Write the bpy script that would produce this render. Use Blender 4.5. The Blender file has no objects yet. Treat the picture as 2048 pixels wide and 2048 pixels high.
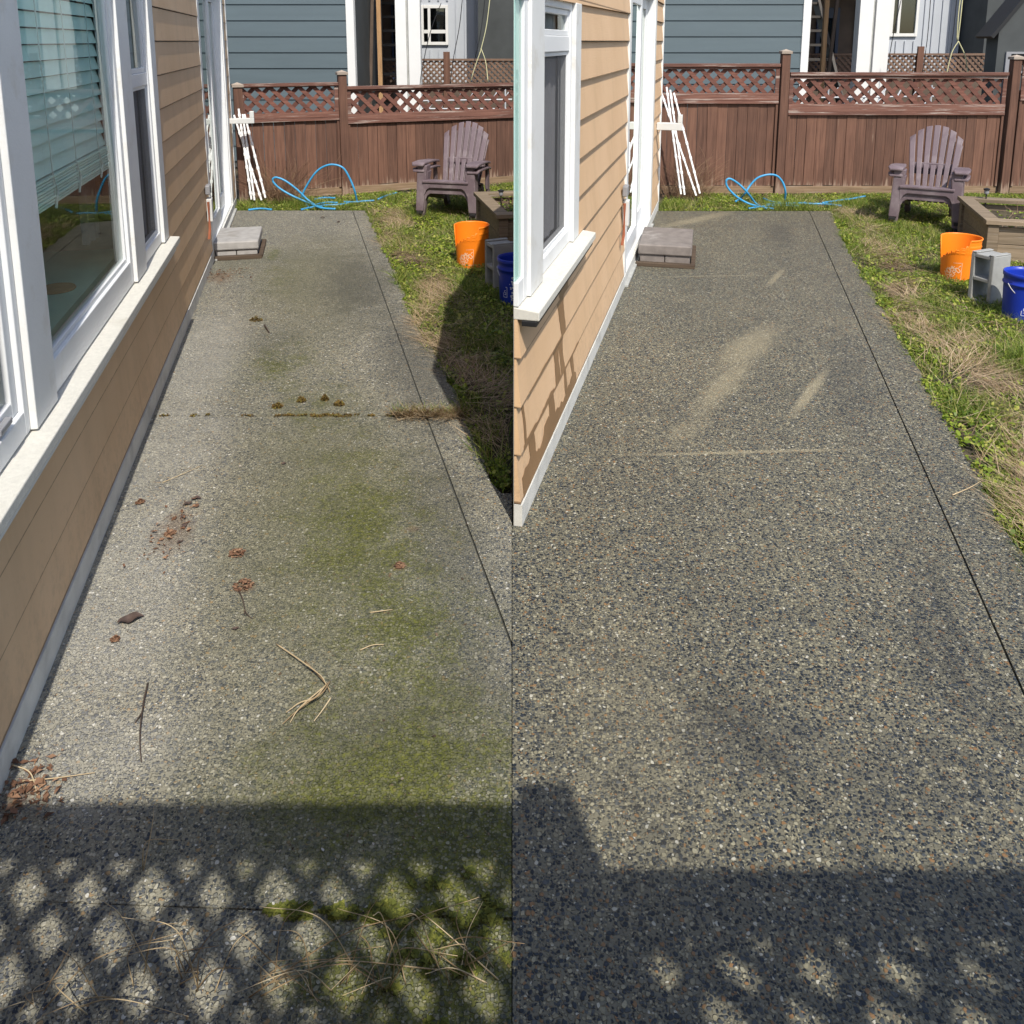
import bpy, bmesh, math, random
import numpy as np
from mathutils import Vector, Matrix
random.seed(7); rng = np.random.default_rng(7)
S = bpy.context.scene
COL = S.collection
R_ = math.radians

# ------------------------------------------------------------------ camera
CAM_H = 1.95
FOC, CY, PITCH = 1695.616, 393.549, R_(10.41128)
cam = bpy.data.cameras.new('camera'); co = bpy.data.objects.new('camera', cam); COL.objects.link(co)
co.location = (0, 0, CAM_H); co.rotation_euler = (math.pi/2 - PITCH, 0, 0)
cam.sensor_width = 36; cam.sensor_fit = 'HORIZONTAL'
cam.lens = FOC/2048*36; cam.shift_y = (CY-1024)/2048
cam.clip_start = 0.05; cam.clip_end = 400
S.camera = co
# ------------------------------------------------------------------ light
SUN_AZ, SUN_EL = R_(16.5), R_(51)          # light travels forward and to the left
w = bpy.data.worlds.new('World'); S.world = w; w.use_nodes = True
wn = w.node_tree; bg = wn.nodes['Background']
sky = wn.nodes.new('ShaderNodeTexSky'); sky.sky_type = 'NISHITA'; sky.sun_disc = False
sky.sun_elevation = SUN_EL; sky.sun_rotation = R_(180) - SUN_AZ
sky.air_density = 1.0; sky.dust_density = 1.5
wn.links.new(sky.outputs[0], bg.inputs[0]); bg.inputs[1].default_value = 0.145
sl = bpy.data.lights.new('sun', 'SUN'); sl.energy = 3.8; sl.angle = R_(0.53); sl.color = (1, .955, .87)
so = bpy.data.objects.new('sun', sl); COL.objects.link(so)
SUN_DIR = Vector((-math.sin(SUN_AZ)*math.cos(SUN_EL), math.cos(SUN_AZ)*math.cos(SUN_EL), -math.sin(SUN_EL)))
so.rotation_euler = SUN_DIR.to_track_quat('-Z', 'Y').to_euler(); so.location = (4, -8, 12)
S.view_settings.view_transform = 'Standard'; S.view_settings.look = 'None'
S.view_settings.gamma = 1; S.view_settings.exposure = 0.5
S.cycles.max_bounces = 6; S.cycles.transparent_max_bounces = 12

# ------------------------------------------------------------------ survey helpers (a point of the yard from a sight line)
def ray(px, py):
    a = (px-1024)/FOC; b = -(py-CY)/FOC
    c, s = math.cos(PITCH), math.sin(PITCH)
    return Vector((a, c + b*s, -s + b*c))
def gnd(px, py, z=0.0):
    r = ray(px, py); t = (z-CAM_H)/r.z
    return Vector((0, 0, CAM_H)) + r*t
def at(px, py, Y):
    r = ray(px, py); return Vector((0, 0, CAM_H)) + r*(Y/r.y)
def inframe(P, m=60):
    c, s = math.cos(PITCH), math.sin(PITCH)
    q = P - np.array([0, 0, CAM_H]); d = q[:, 1]*c - q[:, 2]*s
    u = q[:, 1]*s + q[:, 2]*c
    dd = np.maximum(d, .05)
    x = 1024 + FOC*q[:, 0]/dd; y = CY - FOC*u/dd
    return (d > .1) & (x > -m) & (x < 2048+m) & (y > -m) & (y < 2048+m)

# ------------------------------------------------------------------ materials
def new_mat(name):
    m = bpy.data.materials.new(name); m.use_nodes = True
    nt = m.node_tree; b = nt.nodes['Principled BSDF']
    return m, nt, b
def N(nt, t, **k):
    n = nt.nodes.new(t)
    for a, v in k.items():
        if a.startswith('i_'):
            n.inputs[a[2:].replace('_', ' ')].default_value = v
        else: setattr(n, a, v)
    return n
def lk(nt, a, b): nt.links.new(a, b)
def ramp(nt, fac, stops, interp='LINEAR'):
    r = nt.nodes.new('ShaderNodeValToRGB'); r.color_ramp.interpolation = interp
    e = r.color_ramp.elements
    e[0].position, e[0].color = stops[0][0], (*stops[0][1], 1)
    e[1].position, e[1].color = stops[1][0], (*stops[1][1], 1)
    for p, c in stops[2:]:
        x = e.new(p); x.color = (*c, 1)
    if fac is not None: lk(nt, fac, r.inputs[0])
    return r
def coords(nt, scale=(1, 1, 1), kind='Object', rot=(0, 0, 0), loc=(0, 0, 0)):
    tc = N(nt, 'ShaderNodeTexCoord'); mp = N(nt, 'ShaderNodeMapping')
    mp.inputs['Scale'].default_value = scale; mp.inputs['Rotation'].default_value = rot; mp.inputs['Location'].default_value = loc
    lk(nt, tc.outputs[kind], mp.inputs[0]); return mp.outputs[0]
def noise(nt, vec, scale, detail=4, rough=.55):
    n = N(nt, 'ShaderNodeTexNoise'); n.inputs['Scale'].default_value = scale
    n.inputs['Detail'].default_value = detail; n.inputs['Roughness'].default_value = rough
    if vec is not None: lk(nt, vec, n.inputs['Vector'])
    return n.outputs['Fac']
def math_(nt, op, a, b=None, clamp=False):
    n = N(nt, 'ShaderNodeMath', operation=op); n.use_clamp = clamp
    for i, x in enumerate((a, b)):
        if x is None: continue
        if isinstance(x, (int, float)): n.inputs[i].default_value = x
        else: lk(nt, x, n.inputs[i])
    return n.outputs[0]
def mix(nt, fac, a, b, mode='MIX'):
    n = N(nt, 'ShaderNodeMix', data_type='RGBA', blend_type=mode)
    for i, x in ((0, fac), (6, a), (7, b)):
        if isinstance(x, (int, float)): n.inputs[i].default_value = x
        elif isinstance(x, tuple): n.inputs[i].default_value = (*x, 1)
        else: lk(nt, x, n.inputs[i])
    return n.outputs[2]
def bump(nt, b, h, strength=.3, dist=.01):
    n = N(nt, 'ShaderNodeBump'); n.inputs['Strength'].default_value = strength; n.inputs['Distance'].default_value = dist
    lk(nt, h, n.inputs['Height']); lk(nt, n.outputs[0], b.inputs['Normal'])
def simple(name, col, rough=.6, var=.25, scale=6, stretch=(1, 1, 1), bmp=.15, bdist=.003, fine=90, spec=.4, dirt=None, dirt_lo=.55, dirt_hi=.75, dirt_scale=3):
    m, nt, b = new_mat(name)
    v = coords(nt, stretch)
    n = noise(nt, v, scale, 5)
    c0 = tuple(c*(1-var) for c in col); c1 = tuple(min(1, c*(1+var)) for c in col)
    c = ramp(nt, n, [(.3, c0), (.7, c1)]).outputs[0]
    if dirt:
        dn = noise(nt, v, dirt_scale, 7, .65)
        c = mix(nt, ramp(nt, dn, [(dirt_lo, (0, 0, 0)), (dirt_hi, (1, 1, 1))]).outputs[0], c, dirt)
    lk(nt, c, b.inputs['Base Color']); b.inputs['Roughness'].default_value = rough
    b.inputs['Specular IOR Level'].default_value = spec
    if bmp: bump(nt, b, noise(nt, v, fine, 3), bmp, bdist)
    return m

def aggregate(name, wet):
    """exposed aggregate concrete: pebbles of many colours set in a cement paste"""
    m, nt, b = new_mat(name)
    P = coords(nt, (1, 1, 1))
    warp = N(nt, 'ShaderNodeVectorMath', operation='ADD')
    wn_ = N(nt, 'ShaderNodeTexNoise'); wn_.inputs['Scale'].default_value = 60; lk(nt, P, wn_.inputs['Vector'])
    sc = N(nt, 'ShaderNodeVectorMath', operation='SCALE'); lk(nt, wn_.outputs['Color'], sc.inputs[0]); sc.inputs['Scale'].default_value = .012
    lk(nt, P, warp.inputs[0]); lk(nt, sc.outputs[0], warp.inputs[1]); PW = warp.outputs[0]
    def vor(scale, feat='F1', rnd=.95):
        v = N(nt, 'ShaderNodeTexVoronoi', feature=feat); v.inputs['Scale'].default_value = scale
        v.inputs['Randomness'].default_value = rnd; lk(nt, PW, v.inputs['Vector']); return v
    va = vor(92); vb = vor(150)
    def hue(v):
        s = N(nt, 'ShaderNodeSeparateColor'); lk(nt, v.outputs['Color'], s.inputs[0]); return s.outputs[0], s.outputs[1]
    ha, ga = hue(va); hb, gb = hue(vb)
    if wet:
        pal = [(0, (.010, .014, .019)), (.18, (.022, .029, .037)), (.34, (.05, .058, .062)), (.46, (.155, .146, .105)), (.6, (.24, .218, .142)), (.71, (.07, .077, .08)), (.79, (.31, .285, .195)), (.91, (.23, .13, .055)), (.965, (.45, .43, .35))]
        paste = (.15, .138, .096)
    else:
        pal = [(0, (.05, .057, .07)), (.15, (.095, .102, .112)), (.28, (.17, .168, .15)), (.42, (.255, .238, .182)), (.58, (.32, .30, .232)), (.72, (.135, .138, .134)), (.83, (.40, .375, .295)), (.935, (.30, .21, .115)), (.97, (.56, .54, .48))]
        paste = (.245, .228, .176)
    ca = ramp(nt, ha, pal, 'CONSTANT').outputs[0]; cb = ramp(nt, hb, pal, 'CONSTANT').outputs[0]
    # a big pebble shows where its cell value is high, else the small ones
    big = ramp(nt, ga, [(.60, (0, 0, 0)), (.62, (1, 1, 1))]).outputs[0]
    col = mix(nt, big, cb, ca)
    da = ramp(nt, va.outputs['Distance'], [(.46, (1, 1, 1)), (.62, (0, 0, 0))]).outputs[0]
    db = ramp(nt, vb.outputs['Distance'], [(.46, (1, 1, 1)), (.62, (0, 0, 0))]).outputs[0]
    stone = mix(nt, big, db, da)
    col = mix(nt, stone, paste, col)
    # broad tone drift
    big_n = noise(nt, P, 1.1, 5, .6); mid = noise(nt, P, 5, 6, .62)
    def blob(x, y, rx, ry, ang, amt, rough=.55, nsc=6):
        tc = N(nt, 'ShaderNodeTexCoord'); mp = N(nt, 'ShaderNodeMapping', vector_type='TEXTURE')
        mp.inputs['Location'].default_value = (x, y, 0); mp.inputs['Rotation'].default_value = (0, 0, R_(ang)); mp.inputs['Scale'].default_value = (rx, ry, 50)
        lk(nt, tc.outputs['Object'], mp.inputs[0])
        g = N(nt, 'ShaderNodeTexGradient', gradient_type='SPHERICAL'); lk(nt, mp.outputs[0], g.inputs[0])
        k = math_(nt, 'ADD', g.outputs['Fac'], math_(nt, 'MULTIPLY', math_(nt, 'SUBTRACT', noise(nt, P, nsc, 6, .65), .5), rough*1.6))
        k = ramp(nt, k, [(.22, (0, 0, 0)), (.7, (1, 1, 1))]).outputs[0]
        # nothing outside the stain, shade or glare streak itself
        k = math_(nt, 'MULTIPLY', k, ramp(nt, g.outputs['Fac'], [(.0, (0, 0, 0)), (.12, (1, 1, 1))]).outputs[0])
        return math_(nt, 'MULTIPLY', k, amt)
    def glare_streak(p, q, hw, amt, rough=.35, nsc=9):
        a = gnd(*p); c = gnd(*q); m_ = (a+c)/2; d = c-a
        return blob(m_.x, m_.y, d.length*.62, hw, math.degrees(math.atan2(d.y, d.x)), amt, rough, nsc)
    def acc(lst):
        o = None
        for x in lst: o = x if o is None else math_(nt, 'MAXIMUM', o, x)
        return o
    col = mix(nt, .65, col, ramp(nt, big_n, [(.3, (.74, .75, .77)), (.7, (1.16, 1.13, 1.08))]).outputs[0], 'MULTIPLY')
    if wet:
        dry = acc([glare_streak((1365, 860), (1520, 690), .13, .75), glare_streak((1420, 760), (1560, 640), .20, .8), glare_streak((1570, 850), (1662, 728), .055, 1.0, .3), glare_streak((1530, 578), (1572, 532), .045, .8), glare_streak((1290, 462), (1490, 418), .16, .7), glare_streak((1330, 900), (1420, 820), .12, .35),  # streaks paint sun glare thrown by the window; blobs are dry marks
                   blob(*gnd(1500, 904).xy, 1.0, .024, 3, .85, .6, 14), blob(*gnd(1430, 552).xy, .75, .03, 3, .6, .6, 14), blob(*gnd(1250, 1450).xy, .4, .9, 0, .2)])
        col = mix(nt, dry, col, mix(nt, .5, col, (.40, .345, .22)))  # dry marks and the painted window glare
        damp = acc([blob(*gnd(1500, 1480).xy, .35, .28, 0, .5), blob(*gnd(1800, 1560).xy, .5, .25, 0, .4), blob(*gnd(1560, 470).xy, .25, .8, -14, .6), blob(*gnd(1700, 760).xy, .25, 1.4, -18, .4), blob(*gnd(1870, 1250).xy, .2, .9, -16, .35)])  # near blobs paint soft tree shade into the slab; the others are damp
        col = mix(nt, damp, col, mix(nt, .62, col, (.025, .027, .03)))  # damp and the painted tree shade
        b.inputs['Roughness'].default_value = .5
        b.inputs['Specular IOR Level'].default_value = .5
    else:
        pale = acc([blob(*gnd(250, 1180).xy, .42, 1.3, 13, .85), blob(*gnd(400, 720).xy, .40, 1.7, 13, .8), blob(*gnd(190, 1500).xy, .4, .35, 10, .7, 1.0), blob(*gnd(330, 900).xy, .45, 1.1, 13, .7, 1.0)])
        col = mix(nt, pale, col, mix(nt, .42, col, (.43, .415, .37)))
        olive = acc([blob(*gnd(640, 1050).xy, .75, 2.2, 13, .95), blob(*gnd(640, 560).xy, .8, 2.6, 13, .9), blob(*gnd(720, 1500).xy, .7, .7, 5, .95), blob(*gnd(480, 520).xy, .5, 1.0, 12, .6)])
        col = mix(nt, olive, col, mix(nt, .5, col, (.125, .118, .062)))
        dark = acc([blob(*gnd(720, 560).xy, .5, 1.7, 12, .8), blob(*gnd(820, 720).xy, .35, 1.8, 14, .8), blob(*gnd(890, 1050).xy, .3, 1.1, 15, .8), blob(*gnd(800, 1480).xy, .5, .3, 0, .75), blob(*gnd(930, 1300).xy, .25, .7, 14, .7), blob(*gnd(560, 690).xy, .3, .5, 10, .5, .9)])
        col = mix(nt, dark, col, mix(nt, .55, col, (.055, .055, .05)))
        def soft(x, y, rx, ry, ang, amt):
            tc = N(nt, 'ShaderNodeTexCoord'); mp = N(nt, 'ShaderNodeMapping', vector_type='TEXTURE')
            mp.inputs['Location'].default_value = (x, y, 0); mp.inputs['Rotation'].default_value = (0, 0, R_(ang)); mp.inputs['Scale'].default_value = (rx, ry, 50)
            lk(nt, tc.outputs['Object'], mp.inputs[0]); g_ = N(nt, 'ShaderNodeTexGradient', gradient_type='SPHERICAL'); lk(nt, mp.outputs[0], g_.inputs[0])
            return math_(nt, 'MULTIPLY', g_.outputs['Fac'], amt)
        moss = acc([soft(*gnd(720, 1060).xy, .6, 1.5, 13, 1.0), soft(*gnd(800, 1260).xy, .5, .9, 12, 1.0), soft(*gnd(560, 730).xy, .45, .9, 10, .85), soft(*gnd(640, 820).xy, .5, 1.0, 12, .7), soft(*gnd(560, 560).xy, .4, 1.2, 12, .6),
                    soft(*gnd(800, 1560).xy, .75, .55, 5, 1.15), soft(*gnd(930, 1720).xy, .55, .6, 0, 1.3), soft(*gnd(960, 1920).xy, .5, .45, 0, 1.4), soft(*gnd(740, 1950).xy, .35, .28, 0, 1.2), soft(*gnd(545, 510).xy, .12, .5, 10, 1.0)])
        gap = math_(nt, 'ADD', math_(nt, 'MULTIPLY', math_(nt, 'SUBTRACT', 1, stone), .35), .58, True)
        n80 = math_(nt, 'MULTIPLY', math_(nt, 'SUBTRACT', noise(nt, P, 85, 4, .75), .5), 1.5)
        n10 = math_(nt, 'MULTIPLY', math_(nt, 'SUBTRACT', noise(nt, P, 6, 6, .7), .5), 1.5)
        mk = math_(nt, 'ADD', math_(nt, 'ADD', moss, n80), n10)
        mk = ramp(nt, mk, [(.38, (0, 0, 0)), (.95, (1, 1, 1))]).outputs[0]
        mk = math_(nt, 'MULTIPLY', mk, ramp(nt, moss, [(.02, (0, 0, 0)), (.25, (1, 1, 1))]).outputs[0])
        mk = math_(nt, 'MAXIMUM', mk, math_(nt, 'MULTIPLY', moss, .35))
        moss_k = math_(nt, 'MULTIPLY', mk, gap, True)
        mcol = ramp(nt, noise(nt, P, 45, 4), [(.35, (.045, .052, .010)), (.65, (.135, .14, .022))]).outputs[0]
        col = mix(nt, moss_k, col, mcol)
        rust = acc([blob(*gnd(440, 555).xy, .16, .28, 20, .7, .9, 14), blob(*gnd(350, 1060).xy, .12, .28, 10, .6, .9, 16), blob(*gnd(487, 1175).xy, .06, .06, 0, .8, .6, 20), blob(*gnd(475, 1108).xy, .05, .04, 0, .7, .6, 20), blob(*gnd(800, 1133).xy, .05, .04, 0, .6, .6, 20), blob(*gnd(825, 1058).xy, .05, .04, 0, .5, .6, 20), blob(*gnd(40, 1590).xy, .06, .09, 0, .7, .8, 20)])
        col = mix(nt, math_(nt, 'MULTIPLY', rust, .75), col, (.15, .085, .048))
        b.inputs['Roughness'].default_value = .88
        b.inputs['Specular IOR Level'].default_value = .25
    col = mix(nt, .35, col, ramp(nt, mid, [(.3, (.8, .8, .8)), (.7, (1.12, 1.12, 1.12))]).outputs[0], 'MULTIPLY')
    lk(nt, col, b.inputs['Base Color'])
    hgt = math_(nt, 'ADD', stone, math_(nt, 'MULTIPLY', noise(nt, P, 160, 3), .5))
    bump(nt, b, hgt, .8 if wet else .95, .005)
    return m

def island(name, stops, rough=.6, trans=.0, spec=.3):
    """one colour per leaf, blade or straw"""
    m, nt, b = new_mat(name)
    g = N(nt, 'ShaderNodeNewGeometry')
    c = ramp(nt, g.outputs['Random Per Island'], stops).outputs[0]
    lk(nt, c, b.inputs['Base Color']); b.inputs['Roughness'].default_value = rough; b.inputs['Specular IOR Level'].default_value = spec
    if trans:
        t = N(nt, 'ShaderNodeBsdfTranslucent'); lk(nt, c, t.inputs[0])
        ms = N(nt, 'ShaderNodeMixShader'); ms.inputs[0].default_value = trans
        out = nt.nodes['Material Output']
        lk(nt, b.outputs[0], ms.inputs[1]); lk(nt, t.outputs[0], ms.inputs[2]); lk(nt, ms.outputs[0], out.inputs[0])
    return m

def glass_mat(name, tint, refl=1.0):
    m, nt, b = new_mat(name); nt.nodes.remove(b)
    fr = N(nt, 'ShaderNodeFresnel'); fr.inputs[0].default_value = 1.55
    tr = N(nt, 'ShaderNodeBsdfTransparent'); tr.inputs[0].default_value = (*tint, 1)
    gl = N(nt, 'ShaderNodeBsdfGlossy'); gl.inputs['Roughness'].default_value = .01; gl.inputs['Color'].default_value = (.95, 1, .97, 1)
    ms = N(nt, 'ShaderNodeMixShader'); k = math_(nt, 'MULTIPLY', fr.outputs[0], refl, True)
    lk(nt, k, ms.inputs[0]); lk(nt, tr.outputs[0], ms.inputs[1]); lk(nt, gl.outputs[0], ms.inputs[2])
    lk(nt, ms.outputs[0], nt.nodes['Material Output'].inputs[0]); return m
def screen_mat(name):
    m, nt, b = new_mat(name)
    b.inputs['Base Color'].default_value = (.075, .075, .08, 1); b.inputs['Roughness'].default_value = .7
    v = coords(nt); tr = N(nt, 'ShaderNodeBsdfTransparent'); ms = N(nt, 'ShaderNodeMixShader')
    n = noise(nt, v, 400, 1); k = ramp(nt, n, [(.4, (.52, .52, .52)), (.6, (.68, .68, .68))]).outputs[0]
    lk(nt, k, ms.inputs[0]); lk(nt, tr.outputs[0], ms.inputs[1]); lk(nt, b.outputs[0], ms.inputs[2])
    lk(nt, ms.outputs[0], nt.nodes['Material Output'].inputs[0]); return m
def wood(name, c0, c1, worn=None, worn_lo=.62, along='Z', rough=.8, foot=0):
    m, nt, b = new_mat(name)
    st = {'X': (.7, 14, 14), 'Y': (14, .7, 14), 'Z': (14, 14, .7)}[along]
    v = coords(nt, st); v1 = coords(nt)
    n = noise(nt, v, 3, 6, .6); n2 = noise(nt, v1, 2.2, 5, .6)
    g = N(nt, 'ShaderNodeNewGeometry')
    c = ramp(nt, n, [(.3, c0), (.72, c1)]).outputs[0]
    c = mix(nt, .5, c, ramp(nt, g.outputs['Random Per Island'], [(0, (.55, .55, .57)), (1, (1.35, 1.3, 1.25))]).outputs[0], 'MULTIPLY')
    c = mix(nt, .5, c, ramp(nt, n2, [(.3, (.8, .8, .8)), (.7, (1.2, 1.17, 1.14))]).outputs[0], 'MULTIPLY')
    if worn:
        wv = noise(nt, v, 2.2, 8, .7)
        if foot:      # splash wear near the ground
            sx = N(nt, 'ShaderNodeSeparateXYZ'); lk(nt, v1, sx.inputs[0])
            z_ = ramp(nt, sx.outputs[2], [(.06, (.24, .24, .24)), (.24, (0, 0, 0))]).outputs[0]
            wv = math_(nt, 'ADD', wv, z_)
        c = mix(nt, ramp(nt, wv, [(worn_lo, (0, 0, 0)), (worn_lo+.1, (1, 1, 1))]).outputs[0], c, worn)
    lk(nt, c, b.inputs['Base Color']); b.inputs['Roughness'].default_value = rough; b.inputs['Specular IOR Level'].default_value = .25
    bump(nt, b, n, .35, .004); return m

MT = {}
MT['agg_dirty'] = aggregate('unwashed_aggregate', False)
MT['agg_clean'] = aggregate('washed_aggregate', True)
def siding_mat(name, streak):
    m, nt, b = new_mat(name)
    v = coords(nt, (1, 1, 1)); vs = coords(nt, (6, 1.1, 30)); vz = coords(nt, (2.6, 2.6, .3))
    base = ramp(nt, noise(nt, v, 2.0, 5), [(.3, (.61, .405, .235)), (.7, (.68, .462, .28))]).outputs[0]
    st = ramp(nt, noise(nt, vz, 2.4, 5, .6), [(.5, (0, 0, 0)), (.72, (1, 1, 1))]).outputs[0]
    c = mix(nt, math_(nt, 'MULTIPLY', st, streak), base, (.3, .2, .12))
    sx = N(nt, 'ShaderNodeSeparateXYZ'); lk(nt, v, sx.inputs[0])
    fr_ = math_(nt, 'FRACT', math_(nt, 'DIVIDE', math_(nt, 'SUBTRACT', sx.outputs[2], .10), .205))
    gl_ = ramp(nt, math_(nt, 'ADD', fr_, math_(nt, 'MULTIPLY', noise(nt, v, 30, 3), -.035)), [(.012, (1, 1, 1)), (.035, (0, 0, 0))]).outputs[0]
    c = mix(nt, math_(nt, 'MULTIPLY', gl_, .8), c, (.13, .075, .04))      # thin dark line on the lower edge of each board
    sp_ = ramp(nt, math_(nt, 'ADD', noise(nt, v, 22, 6, .7), math_(nt, 'MULTIPLY', sx.outputs[2], -.5)), [(.36, (0, 0, 0)), (.6, (1, 1, 1))]).outputs[0]
    c = mix(nt, math_(nt, 'MULTIPLY', sp_, .3), c, (.26, .19, .13))      # splash dirt near the ground
    lk(nt, c, b.inputs['Base Color']); b.inputs['Roughness'].default_value = .55; b.inputs['Specular IOR Level'].default_value = .35
    bump(nt, b, noise(nt, vs, 6, 5), .25, .004); return m
MT['tan'] = siding_mat('tan_lap_siding', .16)
MT['tan_wet'] = simple('water_soaked_siding', (.24, .135, .062), .3, .12, 4)
MT['trim'] = simple('white_painted_trim', (.70, .70, .68), .5, .04, 4, dirt=(.52, .48, .4), dirt_lo=.54, dirt_hi=.85, dirt_scale=5, bmp=.2)
MT['sill'] = simple('gritty_cream_sill', (.57, .55, .49), .8, .08, 60, bmp=.5, bdist=.003, fine=260, dirt=(.45, .42, .35), dirt_lo=.62, dirt_hi=.8)
MT['vinyl'] = simple('white_vinyl', (.71, .72, .72), .35, .03, 4, bmp=.05, dirt=(.55, .53, .46), dirt_lo=.6, dirt_hi=.9, dirt_scale=6)
MT['glass'] = glass_mat('window_glass', (.95, .99, .97), .6)
MT['glass_dark'] = glass_mat('dark_window_glass', (.55, .6, .62), 1.3)
MT['screen'] = screen_mat('insect_screen')
MT['curtain'] = simple('grey_curtain', (.38, .38, .4), .8, .1, 8)
MT['room'] = simple('room_interior', (.3, .29, .26), .9, .2, 2)
MT['blind'] = simple('pale_green_blind', (.70, .93, .85), .5, .06, 3, bmp=.05)
MT['cord'] = simple('pale_cord', (.62, .72, .68), .7, .05)
MT['inner_shelf'] = simple('green_interior_shelf', (.34, .62, .53), .5, .06)
MT['cork'] = simple('cork_coaster', (.34, .2, .09), .8, .2, 30)
MT['concrete'] = simple('rough_concrete', (.36, .36, .34), .9, .18, 9, bmp=.4, bdist=.004, fine=120, dirt=(.2, .2, .18), dirt_lo=.55, dirt_hi=.8)
MT['footing'] = simple('pale_concrete_footing', (.56, .55, .51), .9, .12, 9, bmp=.3, bdist=.003, fine=120, dirt=(.33, .32, .29), dirt_lo=.55, dirt_hi=.8)
MT['paver'] = simple('grey_paver', (.33, .315, .3), .88, .14, 14, bmp=.4, bdist=.003, fine=180, dirt=(.2, .18, .15), dirt_lo=.56, dirt_hi=.8)
MT['paver_wet'] = simple('damp_brownish_paver', (.18, .155, .14), .6, .2, 12, bmp=.4, bdist=.003, fine=180, dirt=(.32, .3, .28), dirt_lo=.6, dirt_hi=.75)
MT['cinder'] = simple('grey_concrete_block', (.30, .30, .285), .92, .12, 12, bmp=.7, bdist=.004, fine=210, dirt=(.17, .17, .16), dirt_lo=.58, dirt_hi=.8)
MT['fence'] = wood('brown_stained_boards', (.088, .046, .033), (.175, .092, .063), (.27, .19, .14), .64, foot=.5)
MT['fence_rail'] = wood('worn_brown_rail', (.10, .047, .036), (.20, .10, .075), (.36, .29, .25), .54, 'X')
MT['fence_lat'] = wood('brown_lattice', (.10, .042, .032), (.19, .088, .066), (.33, .26, .22), .64, 'X')
MT['toe'] = wood('bare_toe_board', (.17, .11, .065), (.33, .235, .15), (.36, .3, .24), .6, 'X')
MT['cap'] = wood('weathered_post_cap', (.26, .21, .17), (.42, .36, .3), None, .6, 'X')
MT['planter'] = wood('weathered_planter_wood', (.15, .115, .075), (.30, .235, .165), (.36, .33, .29), .6, 'X')
MT['old_board'] = wood('dark_damp_board', (.05, .035, .025), (.11, .08, .055), None, .6, 'X')
MT['chair'] = simple('faded_mauve_brown_plastic', (.142, .104, .115), .5, .1, 3, stretch=(1, 1, 1), bmp=.12, bdist=.002, fine=60, dirt=(.26, .215, .22), dirt_lo=.5, dirt_hi=.8, dirt_scale=5)
MT['foot'] = simple('black_foot', (.02, .018, .018), .6)
MT['orange'] = simple('orange_plastic', (.86, .22, .012), .42, .05, 4, bmp=.05, dirt=(.55, .2, .06), dirt_lo=.62, dirt_hi=.85, dirt_scale=4)
MT['logo_white'] = simple('faded_white_print', (.86, .52, .33), .6, .2, 40, bmp=.0)
MT['blue'] = simple('deep_blue_plastic', (.01, .035, .36), .35, .08, 5, bmp=.05)
MT['white_print'] = simple('white_print', (.75, .78, .84), .5, .15, 60, bmp=0)
MT['wire'] = simple('bail_wire', (.5, .5, .5), .3, .05)
MT['hose'] = simple('light_blue_hose', (.045, .28, .52), .4, .12, 10, bmp=.05)
MT['trellis'] = simple('white_plastic_trellis', (.8, .8, .8), .5, .06, 8)
MT['bracket'] = simple('pale_grey_bracket', (.58, .58, .56), .5, .06)
MT['twig'] = island('dry_brown_twigs', [(0, (.09, .05, .03)), (.6, (.19, .11, .065)), (1, (.3, .2, .12))])
MT['dark_twig'] = simple('dark_twig', (.06, .04, .03), .8, .3, 20)
MT['stalk'] = island('dry_straw_stalks', [(0, (.25, .17, .09)), (.5, (.42, .32, .19)), (1, (.58, .47, .3))])
MT['red_litter'] = island('red_brown_litter', [(0, (.08, .04, .022)), (.5, (.165, .085, .05)), (1, (.28, .17, .10))], .8)
MT['grit'] = island('brown_grit', [(0, (.04, .028, .018)), (.6, (.11, .075, .045)), (.9, (.2, .15, .1)), (1, (.6, .58, .54))], .9)
MT['dark_leaf'] = simple('curled_dark_leaf', (.075, .05, .04), .7, .3, 40)
MT['moss'] = island('moss', [(0, (.04, .05, .01)), (.5, (.09, .1, .015)), (1, (.16, .16, .03))], .9)
MT['moss_brown'] = island('brown_moss', [(0, (.06, .035, .012)), (.5, (.13, .08, .02)), (1, (.16, .14, .03))], .9)
MT['grass'] = island('green_grass', [(0, (.045, .09, .012)), (.35, (.13, .20, .022)), (.7, (.23, .30, .04)), (1, (.44, .38, .14))], .5, .35)
MT['weed'] = island('weed_leaves', [(0, (.055, .10, .012)), (.4, (.165, .235, .022)), (.75, (.29, .36, .04)), (1, (.45, .42, .11))], .45, .3)
MT['straw'] = island('matted_straw', [(0, (.2, .13, .065)), (.5, (.36, .26, .15)), (1, (.52, .41, .27))], .8)
MT['soil'] = simple('garden_soil', (.055, .045, .028), .95, .4, 14, bmp=.8, bdist=.02, fine=60, dirt=(.12, .095, .05), dirt_lo=.5, dirt_hi=.7)
MT['blue_siding'] = simple('blue_grey_siding', (.085, .113, .125), .6, .08, 2, stretch=(.4, 4, 4), bmp=.1)
MT['ext_white'] = simple('white_exterior_paint', (.66, .65, .62), .6, .04, 3)
MT['batten'] = simple('light_grey_batten_siding', (.42, .44, .47), .6, .05, 2)
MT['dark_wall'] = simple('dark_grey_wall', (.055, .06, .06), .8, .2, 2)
MT['navy'] = simple('navy_door_paint', (.02, .03, .06), .4, .1)
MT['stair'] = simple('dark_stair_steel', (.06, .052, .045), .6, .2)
MT['post_wood'] = wood('bare_wood_post', (.33, .19, .09), (.5, .32, .17), None, .6, 'Z')
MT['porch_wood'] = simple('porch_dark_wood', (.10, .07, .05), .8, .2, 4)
MT['lat_far'] = wood('far_brown_lattice', (.12, .075, .055), (.21, .14, .1), None, .6, 'X')
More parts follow.
